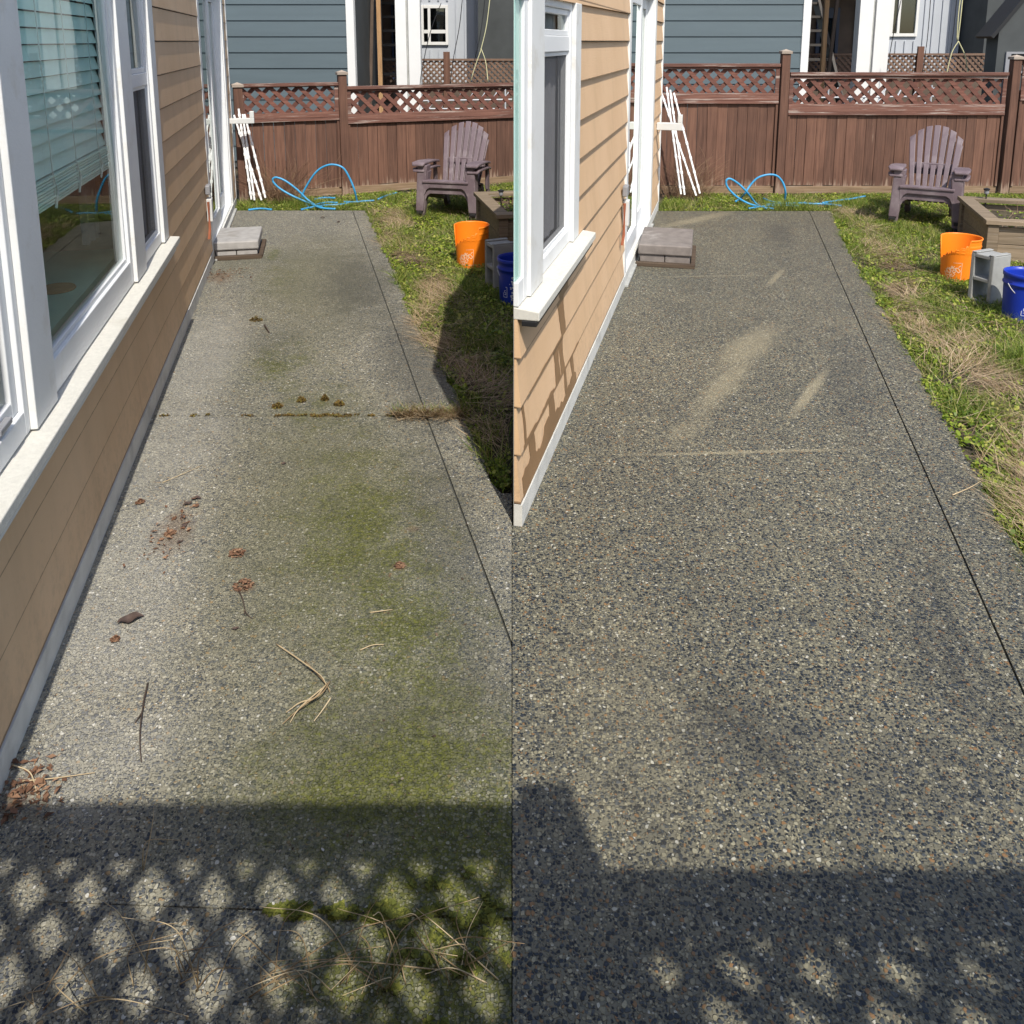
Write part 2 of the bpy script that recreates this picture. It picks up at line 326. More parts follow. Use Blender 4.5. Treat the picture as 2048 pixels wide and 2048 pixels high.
MT['rope'] = simple('pale_rope', (.55, .52, .3), .8, .1)
MT['black'] = simple('black_rubber', (.015, .015, .016), .5, .1)
MT['terracotta'] = simple('terracotta', (.3, .1, .05), .7, .1)
MT['pipe_white'] = simple('white_tubing', (.45, .46, .48), .4, .05)
MT['pink'] = simple('pink_toy_plastic', (.55, .09, .2), .4, .05)
MT['metal'] = simple('grey_metal', (.25, .25, .26), .4, .1)
def lamp_mat():
    m, nt, b = new_mat('lit_lantern'); b.inputs['Emission Color'].default_value = (1, .62, .25, 1); b.inputs['Emission Strength'].default_value = 1.6
    b.inputs['Base Color'].default_value = (.8, .5, .2, 1); return m
MT['lamp'] = lamp_mat()

# ------------------------------------------------------------------ mesh builder
class MB:
    def __init__(s): s.v = []; s.f = []
    def add(s, vs, fs):
        o = len(s.v); s.v += [tuple(p) for p in vs]; s.f += [tuple(i+o for i in f) for f in fs]; return s
    def box(s, x0, x1, y0, y1, z0, z1):
        return s.add([(x0,y0,z0),(x1,y0,z0),(x1,y1,z0),(x0,y1,z0),(x0,y0,z1),(x1,y0,z1),(x1,y1,z1),(x0,y1,z1)],
                     [(0,3,2,1),(4,5,6,7),(0,1,5,4),(1,2,6,5),(2,3,7,6),(3,0,4,7)])
    def hexa(s, p): return s.add(p, [(0,3,2,1),(4,5,6,7),(0,1,5,4),(1,2,6,5),(2,3,7,6),(3,0,4,7)])
    def beam(s, a, b, w, h, up=(0,0,1)):
        a = Vector(a); b = Vector(b); d = (b-a).normalized(); sd = d.cross(Vector(up))
        sd = sd.normalized() if sd.length > 1e-4 else Vector((1,0,0)); u = sd.cross(d).normalized()
        q = [a-sd*w/2-u*h/2, a+sd*w/2-u*h/2, b+sd*w/2-u*h/2, b-sd*w/2-u*h/2, a-sd*w/2+u*h/2, a+sd*w/2+u*h/2, b+sd*w/2+u*h/2, b-sd*w/2+u*h/2]
        return s.hexa(q)
    def prism(s, poly, off):
        n = len(poly); off = Vector(off); a = [Vector(p) for p in poly]; b = [p+off for p in a]
        return s.add(a+b, [tuple(range(n))[::-1], tuple(range(n, 2*n))] + [(i, (i+1) % n, n+(i+1) % n, n+i) for i in range(n)])
    def tube(s, pts, r, n=6, taper=1.0, cap=True):
        pts = [Vector(p) for p in pts]; m = len(pts); up = Vector((0, 0, 1)); vs = []
        for i, p in enumerate(pts):
            d = (pts[min(i+1, m-1)] - pts[max(i-1, 0)]).normalized()
            a = d.cross(up); a = a.normalized() if a.length > .05 else d.cross(Vector((1, 0, 0))).normalized()
            b = a.cross(d); rr = (r if not callable(r) else r(i/(m-1)))*(1+(taper-1)*i/(m-1))
            for k in range(n):
                t = 2*math.pi*k/n; vs.append(p + (a*math.cos(t)+b*math.sin(t))*rr)
        fs = [(i*n+k, i*n+(k+1) % n, (i+1)*n+(k+1) % n, (i+1)*n+k) for i in range(m-1) for k in range(n)]
        if cap: fs += [tuple(range(n))[::-1], tuple((m-1)*n+k for k in range(n))]
        return s.add(vs, fs)
    def lathe(s, prof, n=32, cx=0, cy=0, close=False):
        m = len(prof); vs = [(cx+r*math.cos(2*math.pi*k/n), cy+r*math.sin(2*math.pi*k/n), z) for r, z in prof for k in range(n)]
        fs = [(i*n+k, i*n+(k+1) % n, (i+1)*n+(k+1) % n, (i+1)*n+k) for i in range(m-1) for k in range(n)]
        if close: fs += [tuple(range(n))[::-1], tuple((m-1)*n+k for k in range(n))]
        return s.add(vs, fs)
    def build(s, name, mat, parent=None, bevel=0, smooth=False):
        me = bpy.data.meshes.new(name); me.from_pydata(s.v, [], s.f); me.update()
        me.materials.append(MT[mat] if isinstance(mat, str) else mat)
        bm = bmesh.new(); bm.from_mesh(me); bmesh.ops.recalc_face_normals(bm, faces=bm.faces); bm.to_mesh(me); bm.free()
        if smooth: me.polygons.foreach_set('use_smooth', [True]*len(me.polygons))
        o = bpy.data.objects.new(name, me); COL.objects.link(o)
        if parent: o.parent = parent
        if bevel:
            b = o.modifiers.new('bevel', 'BEVEL'); b.width = bevel; b.segments = 2; b.limit_method = 'ANGLE'; b.angle_limit = R_(40)
        return o
def empty(name, label, cat, loc=(0,0,0), rz=0, group=None):
    o = bpy.data.objects.new(name, None); COL.objects.link(o); o.empty_display_size = .1
    o.location = loc; o.rotation_euler = (0, 0, rz); o['label'] = label; o['category'] = cat
    if group: o['group'] = group
    return o
def tag(o, label, cat, group=None, kind=None):
    o['label'] = label; o['category'] = cat
    if group: o['group'] = group
    if kind: o['kind'] = kind
    return o
def struct(o): o['kind'] = 'structure'; return o
def dup(o, parent=None):
    c = o.copy(); COL.objects.link(c)
    if parent: c.parent = parent
    for ch in [x for x in bpy.data.objects if x.parent is o and x is not c]: dup(ch, c)
    return c
def big_mesh(name, V, F, mat, smooth=False):
    """V (n,3), F (m,k) numpy"""
    me = bpy.data.meshes.new(name); k = F.shape[1]
    me.vertices.add(len(V)); me.vertices.foreach_set('co', V.astype(np.float32).ravel())
    me.loops.add(F.size); me.loops.foreach_set('vertex_index', F.astype(np.int32).ravel())
    me.polygons.add(len(F)); me.polygons.foreach_set('loop_start', np.arange(0, F.size, k, dtype=np.int32))
    me.update(calc_edges=True); me.validate()
    me.materials.append(MT[mat]); o = bpy.data.objects.new(name, me); COL.objects.link(o); return o
def clip_poly(poly, x0, x1, z0, z1):
    def cut(P, f, g):
        out = []
        for i in range(len(P)):
            a, b = P[i], P[(i+1) % len(P)]; fa, fb = f(a), f(b)
            if fa >= 0: out.append(a)
            if fa*fb < 0:
                t = fa/(fa-fb); out.append((a[0]+t*(b[0]-a[0]), a[1]+t*(b[1]-a[1])))
        return out
    for f in (lambda p: p[0]-x0, lambda p: x1-p[0], lambda p: p[1]-z0, lambda p: z1-p[1]):
        poly = cut(poly, f, None)
        if len(poly) < 3: return []
    return poly
def lattice(mb, x0, x1, z0, z1, y, period, strip, vper=None, t=.012, jit=0):
    """two layers of crossed strips clipped to a panel; local X along, local Y depth (front = -Y)"""
    vper = vper or period
    k = vper/period
    hw = strip*math.sqrt(1+k*k)/2/k
    H = z1-z0; jr = random.Random(9)
    for lay, sg in ((0, -1), (1, 1)):
        n0 = int((x0-H/k)/period)-1; n1 = int((x1+H/k)/period)+2
        for i in range(n0, n1):
            xb = i*period + (0 if lay == 0 else period*.13)
            xa, xt = (xb, xb+H/k) if sg > 0 else (xb+H/k, xb)
            if jit: q_ = jr.uniform(-jit, jit); xa += q_; xt += q_+jr.uniform(-jit, jit)*.7
            P = clip_poly([(xa-hw, z0), (xa+hw, z0), (xt+hw, z1), (xt-hw, z1)], x0, x1, z0, z1)
            if len(P) >= 3:
                yy = y + lay*(t+.001)
                mb.prism([(a, yy, b) for a, b in P], (0, t, 0))
    return mb

# ================================================================== the ground
def poly_sheet(name, polys, mat, z, thick):
    mb = MB()
    for P in polys: mb.prism([(p[0], p[1], z-thick) for p in P], (0, 0, thick))
    return mb.build(name, mat)
soil = MB()
xs = np.concatenate([np.linspace(-90, -9, 8), np.linspace(-8, 9, 86), np.linspace(10, 90, 8)])
ys = np.concatenate([np.linspace(-40, -1, 6), np.linspace(0, 13, 66), np.linspace(14, 160, 12)])
GX, GY = np.meshgrid(xs, ys)
GZ = -.035 + .012*np.sin(GX*3.1+GY*1.7)*np.sin(GY*2.3-GX)
nx, ny = len(xs), len(ys)
V = np.stack([GX.ravel(), GY.ravel(), GZ.ravel()], 1)
I = np.arange(nx*ny).reshape(ny, nx)
F = np.stack([I[:-1, :-1].ravel(), I[:-1, 1:].ravel(), I[1:, 1:].ravel(), I[1:, :-1].ravel()], 1)
struct(big_mesh('ground', V, F, 'soil'))

# wall lines (survey)
LO = gnd(21, 1479); LE_ = gnd(472, 400); LD = (LE_-LO).normalized(); LPHI = math.atan2(-LD.x, LD.y); LN = Vector((LD.y, -LD.x, 0))
RO = gnd(1034, 1038); RE_ = gnd(1320.6, 395); RD = (RE_-RO).normalized(); RPHI = math.atan2(-RD.x, RD.y); RN = Vector((RD.y, -RD.x, 0))
def lw(u, v=0, z=0): return LO + LD*u + LN*v + Vector((0, 0, z))
def rw(u, v=0, z=0): return RO + RD*u + RN*v + Vector((0, 0, z))

# patio edges
L_edge = [gnd(*p).xy for p in ((731,421),(746,452),(762,487),(791,543),(824,631),(856,686),(899,764),(922,816),(954,888),(985,950),(1023,1030))]
R_edge = [gnd(*p).xy for p in ((1665,425),(1694,498),(1759,605),(1824,720),(1890,835),(1947,931),(2027,1077),(2090,1190),(2300,1560))]
def line_x(p, q, y): t = (y-p[1])/(q[1]-p[1]); return p[0]+t*(q[0]-p[0])
LJ = (gnd(705,421).xy, gnd(1007,1261).xy); RJ = (gnd(1619,424).xy, gnd(2027,1340).xy)
def wallx(O, D, y): return O.x + D.x*(y-O.y)/D.y
LB = gnd(600, 421).y; RB = gnd(1500, 422).y
c1 = gnd(600, 832).y; c2a = gnd(21, 1800).y; c2b = gnd(1014, 1838).y; c3 = 1.72
def edge_at(E, y):
    for a, b in zip(E[:-1], E[1:]):
        if min(a[1], b[1]) <= y <= max(a[1], b[1]): return a[0]+(b[0]-a[0])*(y-a[1])/(b[1]-a[1])
    a, b = (E[0], E[1]) if y > E[0][1] else (E[-2], E[-1])
    return a[0]+(b[0]-a[0])*(y-a[1])/(b[1]-a[1])
def jag(E, y0, y1):
    """edge points between y0 (far) and y1 (near) with a slightly broken outline"""
    out = []
    n = max(2, int(abs(y0-y1)/.09)); rr = random.Random(3)
    for i in range(n+1):
        y = y0+(y1-y0)*i/n
        out.append((edge_at(E, y)+(rr.uniform(-.022, .012) if 0 < i < n else 0), y))
    return out
g = .004
slabs = []
# far slab, main strip and border strip (left yard)
J = lambda y: line_x(LJ[0], LJ[1], y)
slabs.append([(wallx(LO, LD, LB)+.02, LB), (wallx(LO, LD, c1)+.02, c1+g), (J(c1)-g, c1+g), (J(LB)-g, LB)])
slabs.append([(J(LB)+g, LB), (J(c1)+g, c1+g)] + jag(L_edge, LB, c1+g)[::-1])
yend = 3.42
cc = lambda x: c2a + (c2b-c2a)*(x-(-1.1))/(1.1)
def clampx_(x): return min(x, -.003)
yJ = LJ[0][1]+(LJ[1][1]-LJ[0][1])*(-.003-g-LJ[0][0])/(LJ[1][0]-LJ[0][0])
yJ2 = yJ+2*g*(LJ[0][1]-LJ[1][1])/(LJ[1][0]-LJ[0][0])
slabs.append([(wallx(LO, LD, c1)+.02, c1-g), (wallx(LO, LD, cc(-1.1))+.02, cc(-1.1)+g), (-.0012, cc(0)+g), (-.0012, yJ), (J(c1)-g, c1-g)])
slabs.append([(J(c1)+g, c1-g), (-.0012, yJ2), (-.0012, yend)] + [p for p in jag(L_edge, c1-g, yend)[::-1] if p[0] < -.003])
slabs.append([(-1.75, cc(-1.75)-g), (-2.2, -1.2), (-.0012, -1.2), (-.0012, cc(0)-g)])
MT['joint'] = simple('dark_joint_filler', (.05, .05, .042), .95, .3, 20)
o = poly_sheet('patio', slabs, 'agg_dirty', 0, .09); struct(o); o['label'] = 'unwashed exposed aggregate patio with moss, left half'
JR = lambda y: line_x(RJ[0], RJ[1], y)
ry0 = -1.2
slabs = [[(wallx(RO, RD, RB)+.02, RB), (RO.x+.02, RO.y), (.0012, RO.y-.05), (.0012, ry0), (JR(ry0)-g, ry0), (JR(RB)-g, RB)],
         [(JR(RB)+g, RB), (JR(ry0)+g, ry0), (3.2, ry0)] + jag(R_edge, RB, gnd(2090, 1190).y)[::-1]]
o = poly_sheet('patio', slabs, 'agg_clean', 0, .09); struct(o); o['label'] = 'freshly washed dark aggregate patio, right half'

bs = poly_sheet('patio_base', [[(wallx(LO, LD, LB)+.03, LB-.02), (-2.2, -1.1), (-.003, -1.1), (-.003, 3.3)] + [(edge_at(L_edge, y)-.06, y) for y in np.linspace(3.45, LB-.02, 12)]], 'joint', -.010, .05); struct(bs)
bs = poly_sheet('patio_base', [[(wallx(RO, RD, RB)+.03, RB-.02), (RO.x+.03, RO.y), (.003, RO.y-.1), (.003, -1.1), (3.1, -1.1)] + [(edge_at(R_edge, y)-.06, y) for y in np.linspace(2.6, RB-.02, 12)]], 'joint', -.010, .05); struct(bs)

# ================================================================== houses
EXPO, SB = .205, .10          # lap exposure, bottom of the siding
def cells(a0, a1, b0, b1, opens):
    A = sorted({a0, a1, *[x for o in opens for x in o[:2] if a0 < x < a1]}); B = sorted({b0, b1, *[x for o in opens for x in o[2:] if b0 < x < b1]})
    for a, c in zip(A[:-1], A[1:]):
        for b, d in zip(B[:-1], B[1:]):
            ma, mb_ = (a+c)/2, (b+d)/2
            if not any(o[0] < ma < o[1] and o[2] < mb_ < o[3] for o in opens): yield a, c, b, d
def siding_mesh(u0, u1, top, opens, joints=(), butt=.021):
    mb = MB(); z = SB; k = 0
    while z < top-.01:
        zt = min(z+EXPO, top)
        cuts = [u0]+sorted(j for j, kk in joints if kk == k)+[u1]
        for a, b in zip(cuts[:-1], cuts[1:]):
            # merge horizontally: cells per course
            rows = {}
            for ca, cb, za, zb in cells(a+(.0015 if a > u0 else 0), b-(.0015 if b < u1 else 0), z, zt, opens): rows.setdefault((za, zb), []).append((ca, cb))
            for (za, zb), seg in rows.items():
                seg.sort(); mg = [list(seg[0])]
                for s in seg[1:]:
                    if abs(s[0]-mg[-1][1]) < 1e-6: mg[-1][1] = s[1]
                    else: mg.append(list(s))
                if za == z and k: za = z+.005
                if za >= zb-.001: continue
                for ca, cb in mg:
                    f = lambda zz, z=z: .029 - butt*(zz-z)/EXPO          # thick butt, thin top
                    mb.hexa([(0, ca, za), (f(za), ca, za), (f(za), cb, za), (0, cb, za), (0, ca, zb), (f(zb), ca, zb), (f(zb), cb, zb), (0, cb, zb)])
        z += EXPO; k += 1
    return mb
def frame(mb, u0, u1, z0, z1, wd, v0, v1, wb=None, wt=None):
    wb = wb or wd; wt = wt or wd
    mb.box(v0, v1, u0, u0+wd, z0, z1); mb.box(v0, v1, u1-wd, u1, z0, z1)
    mb.box(v0+.001, v1-.001, u0+wd, u1-wd, z0, z0+wb); mb.box(v0+.001, v1-.001, u0+wd, u1-wd, z1-wt, z1); return mb
def pane(mb, u0, u1, z0, z1, v): return mb.add([(v, u0, z0), (v, u1, z0), (v, u1, z1), (v, u0, z1)], [(0, 1, 2, 3)])
def folds(mb, u0, u1, z0, z1, v, wl=.045, amp=.012):
    n = int((u1-u0)/wl*6)
    for i in range(n):
        a, b = u0+(u1-u0)*i/n, u0+(u1-u0)*(i+1)/n
        va, vb = v+amp*math.sin(a/wl*6.28)+.006*math.sin(a*31), v+amp*math.sin(b/wl*6.28)+.006*math.sin(b*31)
        mb.add([(va, a, z0), (vb, b, z0), (vb, b, z1), (va, a, z1)], [(0, 1, 2, 3)])
    return mb

def sash_window(root, u0, u1, z0, z1, zr0, zr1, label=None):
    """double hung: frame > sashes, meeting rail, glass, screen, curtain"""
    f = frame(MB(), u0, u1, z0, z1, .035, -.05, .012, .07).build('window', 'vinyl', root, .004)
    if label: f['label'] = label
    frame(MB(), u0+.036, u1-.036, zr1, z1-.036, .026, -.035, .001).build('sash', 'vinyl', f, .003)
    frame(MB(), u0+.036, u1-.036, z0+.071, zr0, .018, -.035, -.003).build('sash', 'vinyl', f, .003)
    MB().box(-.048, .006, u0+.036, u1-.036, zr0+.001, zr1-.001).build('meeting_rail', 'vinyl', f, .004)
    pane(MB(), u0+.063, u1-.063, zr1+.027, z1-.063, -.014).build('glass', 'glass', f)
    pane(MB(), u0+.055, u1-.055, z0+.090, zr0-.019, -.008).build('screen', 'screen', f)
    folds(MB(), u0+.04, u1-.04, z0+.075, z1-.04, -.07).build('curtain', 'curtain', f)
    return f

def house(prefix, O, phi, label, u0, u_end, top, depth, wins, door, sill, joints, rear=None):
    h = empty('house', label, 'house', O, phi)
    opens = [(w_['u0'], w_['u1'], w_['z0'], w_['z1']) for w_ in wins] + [(door[0]+.0, door[1], .02, door[2])]
    siding_mesh(u0, u_end-.085, top, opens, joints).build('siding', 'tan', h)
    return h, opens

# ---------- left house
L = empty('house', 'tan lap-sided house with big green-blind window beside the mossy unwashed patio', 'house', LO, LPHI, 'tan houses')
Lz_s = .75                                  # sill top
wz0, wz1 = Lz_s, 2.42
L_end = 8.32; L_top = 2.9
L_open = [(-.85, 3.14, Lz_s-.05, wz1+.12), (5.45, 7.9, .02, 2.65)]
siding_mesh(-2.2, L_end-.085, L_top, L_open, [(1.95, 0), (4.35, 3), (-.3, 1)], .007).build('siding', 'tan', L)
core = MB()
for a, b, c, d in cells(-2.2, L_end, 0, L_top, L_open): core.box(-.11, -.001, a, b, c, d)
core.box(-3.6, -3.5, -2.2, L_end, 0, L_top); core.box(-3.499, -.111, -2.2, -2.1, 0, L_top); core.box(-3.499, -.111, L_end-.1, L_end, 0, L_top)
core.build('wall', 'room', L)
MB().box(-3.6, .045, -2.25, L_end+.02, L_top+.001, L_top+.12).build('roof', 'trim', L)
MB().box(-3.499, -.111, -2.099, L_end-.101, .3, .34).build('floor', 'room', L)
MB().box(0, .034, -2.2, L_end-.09, -.05, SB-.006).build('foundation', 'footing', L)
# trim boards: outer casings, mullions, head
tlist = []
tlist.append(MB().box(0, .032, -.85, -.65, Lz_s+.001, wz1)); tlist.append(MB().box(0, .032, .40, .63, Lz_s+.001, wz1)); tlist.append(MB().box(0, .032, 2.10, 2.36, Lz_s+.001, wz1)); tlist.append(MB().box(0, .032, 2.98, 3.14, Lz_s+.001, wz1))
tlist.append(MB().box(0, .034, -.88, 3.16, wz1+.001, wz1+.119))
for q in tlist: q.build('window_trim', 'trim', L, .004)
s = MB(); s.hexa([(-.06, -.9, Lz_s-.05), (.085, -.9, Lz_s-.05), (.085, 3.2, Lz_s-.05), (-.06, 3.2, Lz_s-.05), (-.06, -.9, Lz_s), (.085, -.9, Lz_s-.012), (.085, 3.2, Lz_s-.012), (-.06, 3.2, Lz_s)])
so_ = s.build('window_sill', 'sill', L, .004)
MB().box(.0285, .066, -.88, 3.15, Lz_s-.09, Lz_s-.051).build('drip_edge', 'trim', so_, .004)
# picture window
pw = frame(MB(), .632, 2.098, Lz_s+.002, wz1-.002, .05, -.06, .014, .12).build('window', 'vinyl', L, .004); pw['label'] = 'wide fixed picture window pane in white frame'
frame(MB(), .683, 2.047, Lz_s+.123, wz1-.053, .02, -.035, -.002).build('glazing_bead', 'vinyl', pw, .003)
pane(MB(), .704, 2.026, Lz_s+.144, wz1-.074, -.015).build('glass', 'glass', pw)
sash_window(L, 2.362, 2.978, Lz_s+.002, wz1-.002, 1.70, 1.775, 'narrow sash window with grey screen below')
nw = frame(MB(), -.648, .398, Lz_s+.002, wz1-.002, .04, -.06, .012, .08).build('window', 'vinyl', L, .004); nw['label'] = 'nearest window, cut by the edge of view'
frame(MB(), -.607, .357, Lz_s+.083, wz1-.043, .05, -.05, -.004).build('sash', 'vinyl', nw, .004)
pane(MB(), -.556, .306, Lz_s+.134, wz1-.094, -.02).build('glass', 'glass', nw)
MB().box(-.003, .018, .14, .24, Lz_s+.10, Lz_s+.12).build('latch', 'metal', nw, .004)
# patio door
def patio_door(root, a, b, zt, tint='glass_dark'):
    t = MB(); t.box(0, .03, a, a+.12, .021, zt); t.box(0, .03, b-.16, b, .021, zt); t.box(0, .03, a+.121, b-.161, zt-.13, zt)
    d = t.build('door', 'trim', root, .004)
    frame(MB(), a+.121, b-.161, .03, zt-.131, .05, -.09, .018, .08).build('frame', 'vinyl', d, .004)
    m_ = (a+b)/2-.02
    frame(MB(), a+.172, m_+.06, .112, zt-.182, .11, -.045, -.004, .16).build('sliding_panel', 'vinyl', d, .004)
    frame(MB(), m_-.05, b-.212, .112, zt-.182, .11, -.085, -.05, .16).build('fixed_panel', 'vinyl', d, .004)
    pane(MB(), a+.283, m_-.051, .273, zt-.293, -.025).build('glass', tint, d)
    pane(MB(), m_+.061, b-.323, .273, zt-.293, -.067).build('glass', tint, d)
    MB().box(.0, .06, a+.01, b-.01, .0, .02).build('threshold', 'concrete', d, .003)
    h_ = MB(); h_.box(.0, .03, a+.2, a+.225, .95, 1.15); h_.build('handle', 'vinyl', d, .006)
    return d
patio_door(L, 5.45, 7.9, 2.65)
ct = MB(); ct.box(0, .032, L_end-.085, L_end, .06, L_top); ct.box(-.09, -.001, L_end+.001, L_end+.022, .06, L_top); ct.build('corner_trim', 'trim', L, .004)
ub = MB(); ub.box(.030, .075, 5.18, 5.27, .42, .62); o = ub.build('utility_box', 'bracket', L, .006)
MB().box(.030, .07, 5.15, 5.26, .66, .74).build('cap', 'metal', o, .008)
MB().tube([(.05, 5.15, .6), (.05, 5.14, .36), (.04, 5.12, .28)], .012, 6).build('cable', 'terracotta', o)
br = MB(); br.box(.022, .3, L_end-.33, L_end-.24, 1.0, 1.06); br.box(.25, .30, L_end-.325, L_end-.245, 1.061, 1.14); br.build('wall_bracket', 'bracket', L, .006)
# interior: blind, ledge, coaster
bl = empty('window_blind', 'pale green slatted blind hanging behind the big picture window', 'blind', lw(0, 0, 0), LPHI)
sm = MB(); zb = 1.46; z = zb
while z < wz1-.05:
    sm.hexa([(-.058, .45, z), (-.054, .45, z), (-.054, 2.05, z), (-.058, 2.05, z), (-.074, .45, z+.055), (-.070, .45, z+.055), (-.070, 2.05, z+.055), (-.074, 2.05, z+.055)])
    z += .060
sm.build('slats', 'blind', bl)
st_ = MB()
for i in range(9): st_.box(-.103+.002*(i % 2), -.046+.003*(i % 3), .45+.004*(i % 3), 2.06-.006*(i % 2), 1.345+i*.0125, 1.353+i*.0125)
st_.build('gathered_slats', 'blind', bl)
cd = MB()
for u in (.75, 1.1, 1.45, 1.85):
    cd.tube([(-.050, u, 2.35), (-.042, u, 1.33)], .0025, 5)
    cd.tube([(-.044, u, 1.46), (-.036, u+.02, 1.39), (-.04, u-.01, 1.33)], .005, 5)
cd.build('cords', 'cord', bl)
MB().box(-.11, -.05, .45, 2.06, 2.40, 2.45).build('head_rail', 'blind', bl)
# valance edge curtain right of the blind
cu = folds(MB(), 2.12, 2.4, .95, 2.36, -.2, .06, .02).build('curtain', 'curtain', None); cu.location = lw(0, 0, 0); cu.rotation_euler = (0, 0, LPHI)
tag(cu, 'grey curtain hanging at the far side of the picture window', 'curtain')
sh = MB().box(-.50, -.112, .55, 2.5, .80, .84).build('ledge', 'inner_shelf', L); sh['label'] = 'green inner window ledge'
cs = MB().lathe([(0.001, .8405), (.075, .8405), (.08, .846), (.075, .854), (.0, .854)], 28).build('coaster', 'cork', None)
cs.location = lw(1.72, -.24, 0); tag(cs, 'round cork coaster lying on the green ledge inside the window', 'coaster')

# ---------- right house: a shallow wing, cut at an acute angle by the lot line
Rh = empty('house', 'tan lap-sided house wing with wet streaks beside the washed patio', 'house', RO, RPHI, 'tan houses')
R_end = 6.95; rz_s = .93; rwz1 = 2.135
def rtop(u): return 2.125 + .047*u if u < 2.6 else 2.72
nu = 0
R_open = [(-1, 1.24, rz_s-.05, rwz1), (3.47, 5.9, .02, 2.55), (-1, 2.6, 2.26, 9)]
sd = siding_mesh(-.05, R_end-.085, 2.70, R_open, [(3.0, 4)])
sd.v = [(x, y, min(z, rtop(y))) for x, y, z in sd.v]
sd.build('siding', 'tan', Rh)
# body: wedge between facade and the lot line
cosx, sinx = RN.x, RD.x    # lot line X = const in wall coordinates:  X = RO.x + RD.x*u + RN.x*v
def v_lot(u): return max(-.32, -(RD.x*u + RO.x - .008)/RN.x)
core = MB()
for a, b, c, d in cells(-.05, R_end, 0, 2.7, R_open):
    n = max(1, int((b-a)/.12))
    for i in range(n):
        ua, ub_ = a+(b-a)*i/n, a+(b-a)*(i+1)/n
        va, vb = max(-.11, v_lot(ua)), max(-.11, v_lot(ub_)); 
        if va > -.003: va = -.003
        core.hexa([(va, ua, c), (-.001, ua, c), (-.001, ub_, c), (vb, ub_, c), (va, ua, min(d, rtop(ua))), (-.001, ua, min(d, rtop(ua))), (-.001, ub_, min(d, rtop(ub_))), (vb, ub_, min(d, rtop(ub_)))])
core.build('wall', 'room', Rh)
bk = MB(); u1_ = .32*RN.x/RD.x
us = [.08, .3, .6, .9, u1_]
P = [(v_lot(u), u) for u in us] + [(-.32, 2.6), (-.32, 2.601), (-.32, R_end)]
for (va, ua), (vb, ub_) in zip(P[:-1], P[1:]):
    n_ = 1
    bk.hexa([(va, ua, 0), (va+.015, ua, 0), (vb+.015, ub_, 0), (vb, ub_, 0), (va, ua, rtop(ua)-.01), (va+.015, ua, rtop(ua)-.01), (vb+.015, ub_, rtop(ub_)-.01), (vb, ub_, rtop(ub_)-.01)])
bk.box(-.304, -.111, R_end-.02, R_end, 0, rtop(R_end)-.012)
bk.build('rear_wall', 'tan', Rh)
rf = MB()
def roof_piece(PP, ra, rb):
    n = len(PP); a_ = [(v, u, rtop(min(max(u, ra), rb))+.002) for v, u in PP]; b_ = [(v, u, z+.03) for v, u, z in a_]
    rf.add(a_+b_, [tuple(range(n))[::-1], tuple(range(n, 2*n))] + [(i, (i+1) % n, n+(i+1) % n, n+i) for i in range(n)])
roof_piece([(.03, .0), (.03, 2.599), (-.33, 2.599), (-.33, u1_), (-.005, .02)], 0, 2.599)
roof_piece([(.05, 2.6), (.05, R_end+.05), (-.34, R_end+.05), (-.34, 2.6)], 2.6, 9)
rf.build('roof', 'trim', Rh)
MB().box(0, .034, -.05, R_end-.09, -.05, SB-.006).build('foundation', 'footing', Rh)
tlist = []; tlist.append(MB().box(0, .032, .10, .34, rz_s+.001, rwz1)); tlist.append(MB().box(0, .032, 1.08, 1.24, rz_s+.001, rwz1));
for q in tlist: q.build('window_trim', 'trim', Rh, .004)
s = MB(); s.hexa([(-.004, -.05, rz_s-.05), (.10, -.05, rz_s-.05), (.10, 1.40, rz_s-.05), (-.004, 1.40, rz_s-.05), (-.004, -.05, rz_s), (.10, -.05, rz_s-.014), (.10, 1.40, rz_s-.014), (-.004, 1.40, rz_s)])
so_ = s.build('window_sill', 'sill', Rh, .004)
MB().box(.0285, .09, -.05, 1.36, rz_s-.075, rz_s-.051).build('drip_edge', 'black', so_, .004)
pw = MB(); pw.box(-.004, .018, .035, .099, rz_s+.002, rwz1-.002); pw.box(-.004, .017, -.05, .034, rz_s+.002, rz_s+.10)
pw = pw.build('window', 'vinyl', Rh, .003); pw['label'] = 'end of the wide picture window'
pane(MB(), -.05, .034, rz_s+.101, rwz1-.004, .006).build('glass', 'glass', pw)
pane(MB(), -.05, .034, rz_s+.101, rwz1-.004, -.002).build('blind', 'blind', pw)
sash_window(Rh, .342, 1.078, rz_s+.002, rwz1-.002, 1.90, 1.975, 'narrow sash window with dark screen')
patio_door(Rh, 3.47, 5.9, 2.55)
ct = MB(); ct.box(0, .032, R_end-.085, R_end, .06, rtop(R_end)-.02); ct.build('corner_trim', 'trim', Rh, .004)
ub = MB(); ub.box(.030, .075, 3.26, 3.34, .55, .75); o = ub.build('utility_box', 'bracket', Rh, .006)
MB().box(.030, .07, 3.20, 3.31, .79, .87).build('cap', 'metal', o, .008)
MB().tube([(.05, 3.2, .74), (.05, 3.19, .5), (.04, 3.17, .42)], .012, 6).build('cable', 'terracotta', o)
br = MB(); br.box(.022, .3, R_end-.6, R_end-.5, .98, 1.06); br.box(.25, .30, R_end-.595, R_end-.505, 1.061, 1.15); br.build('wall_bracket', 'bracket', Rh, .006)
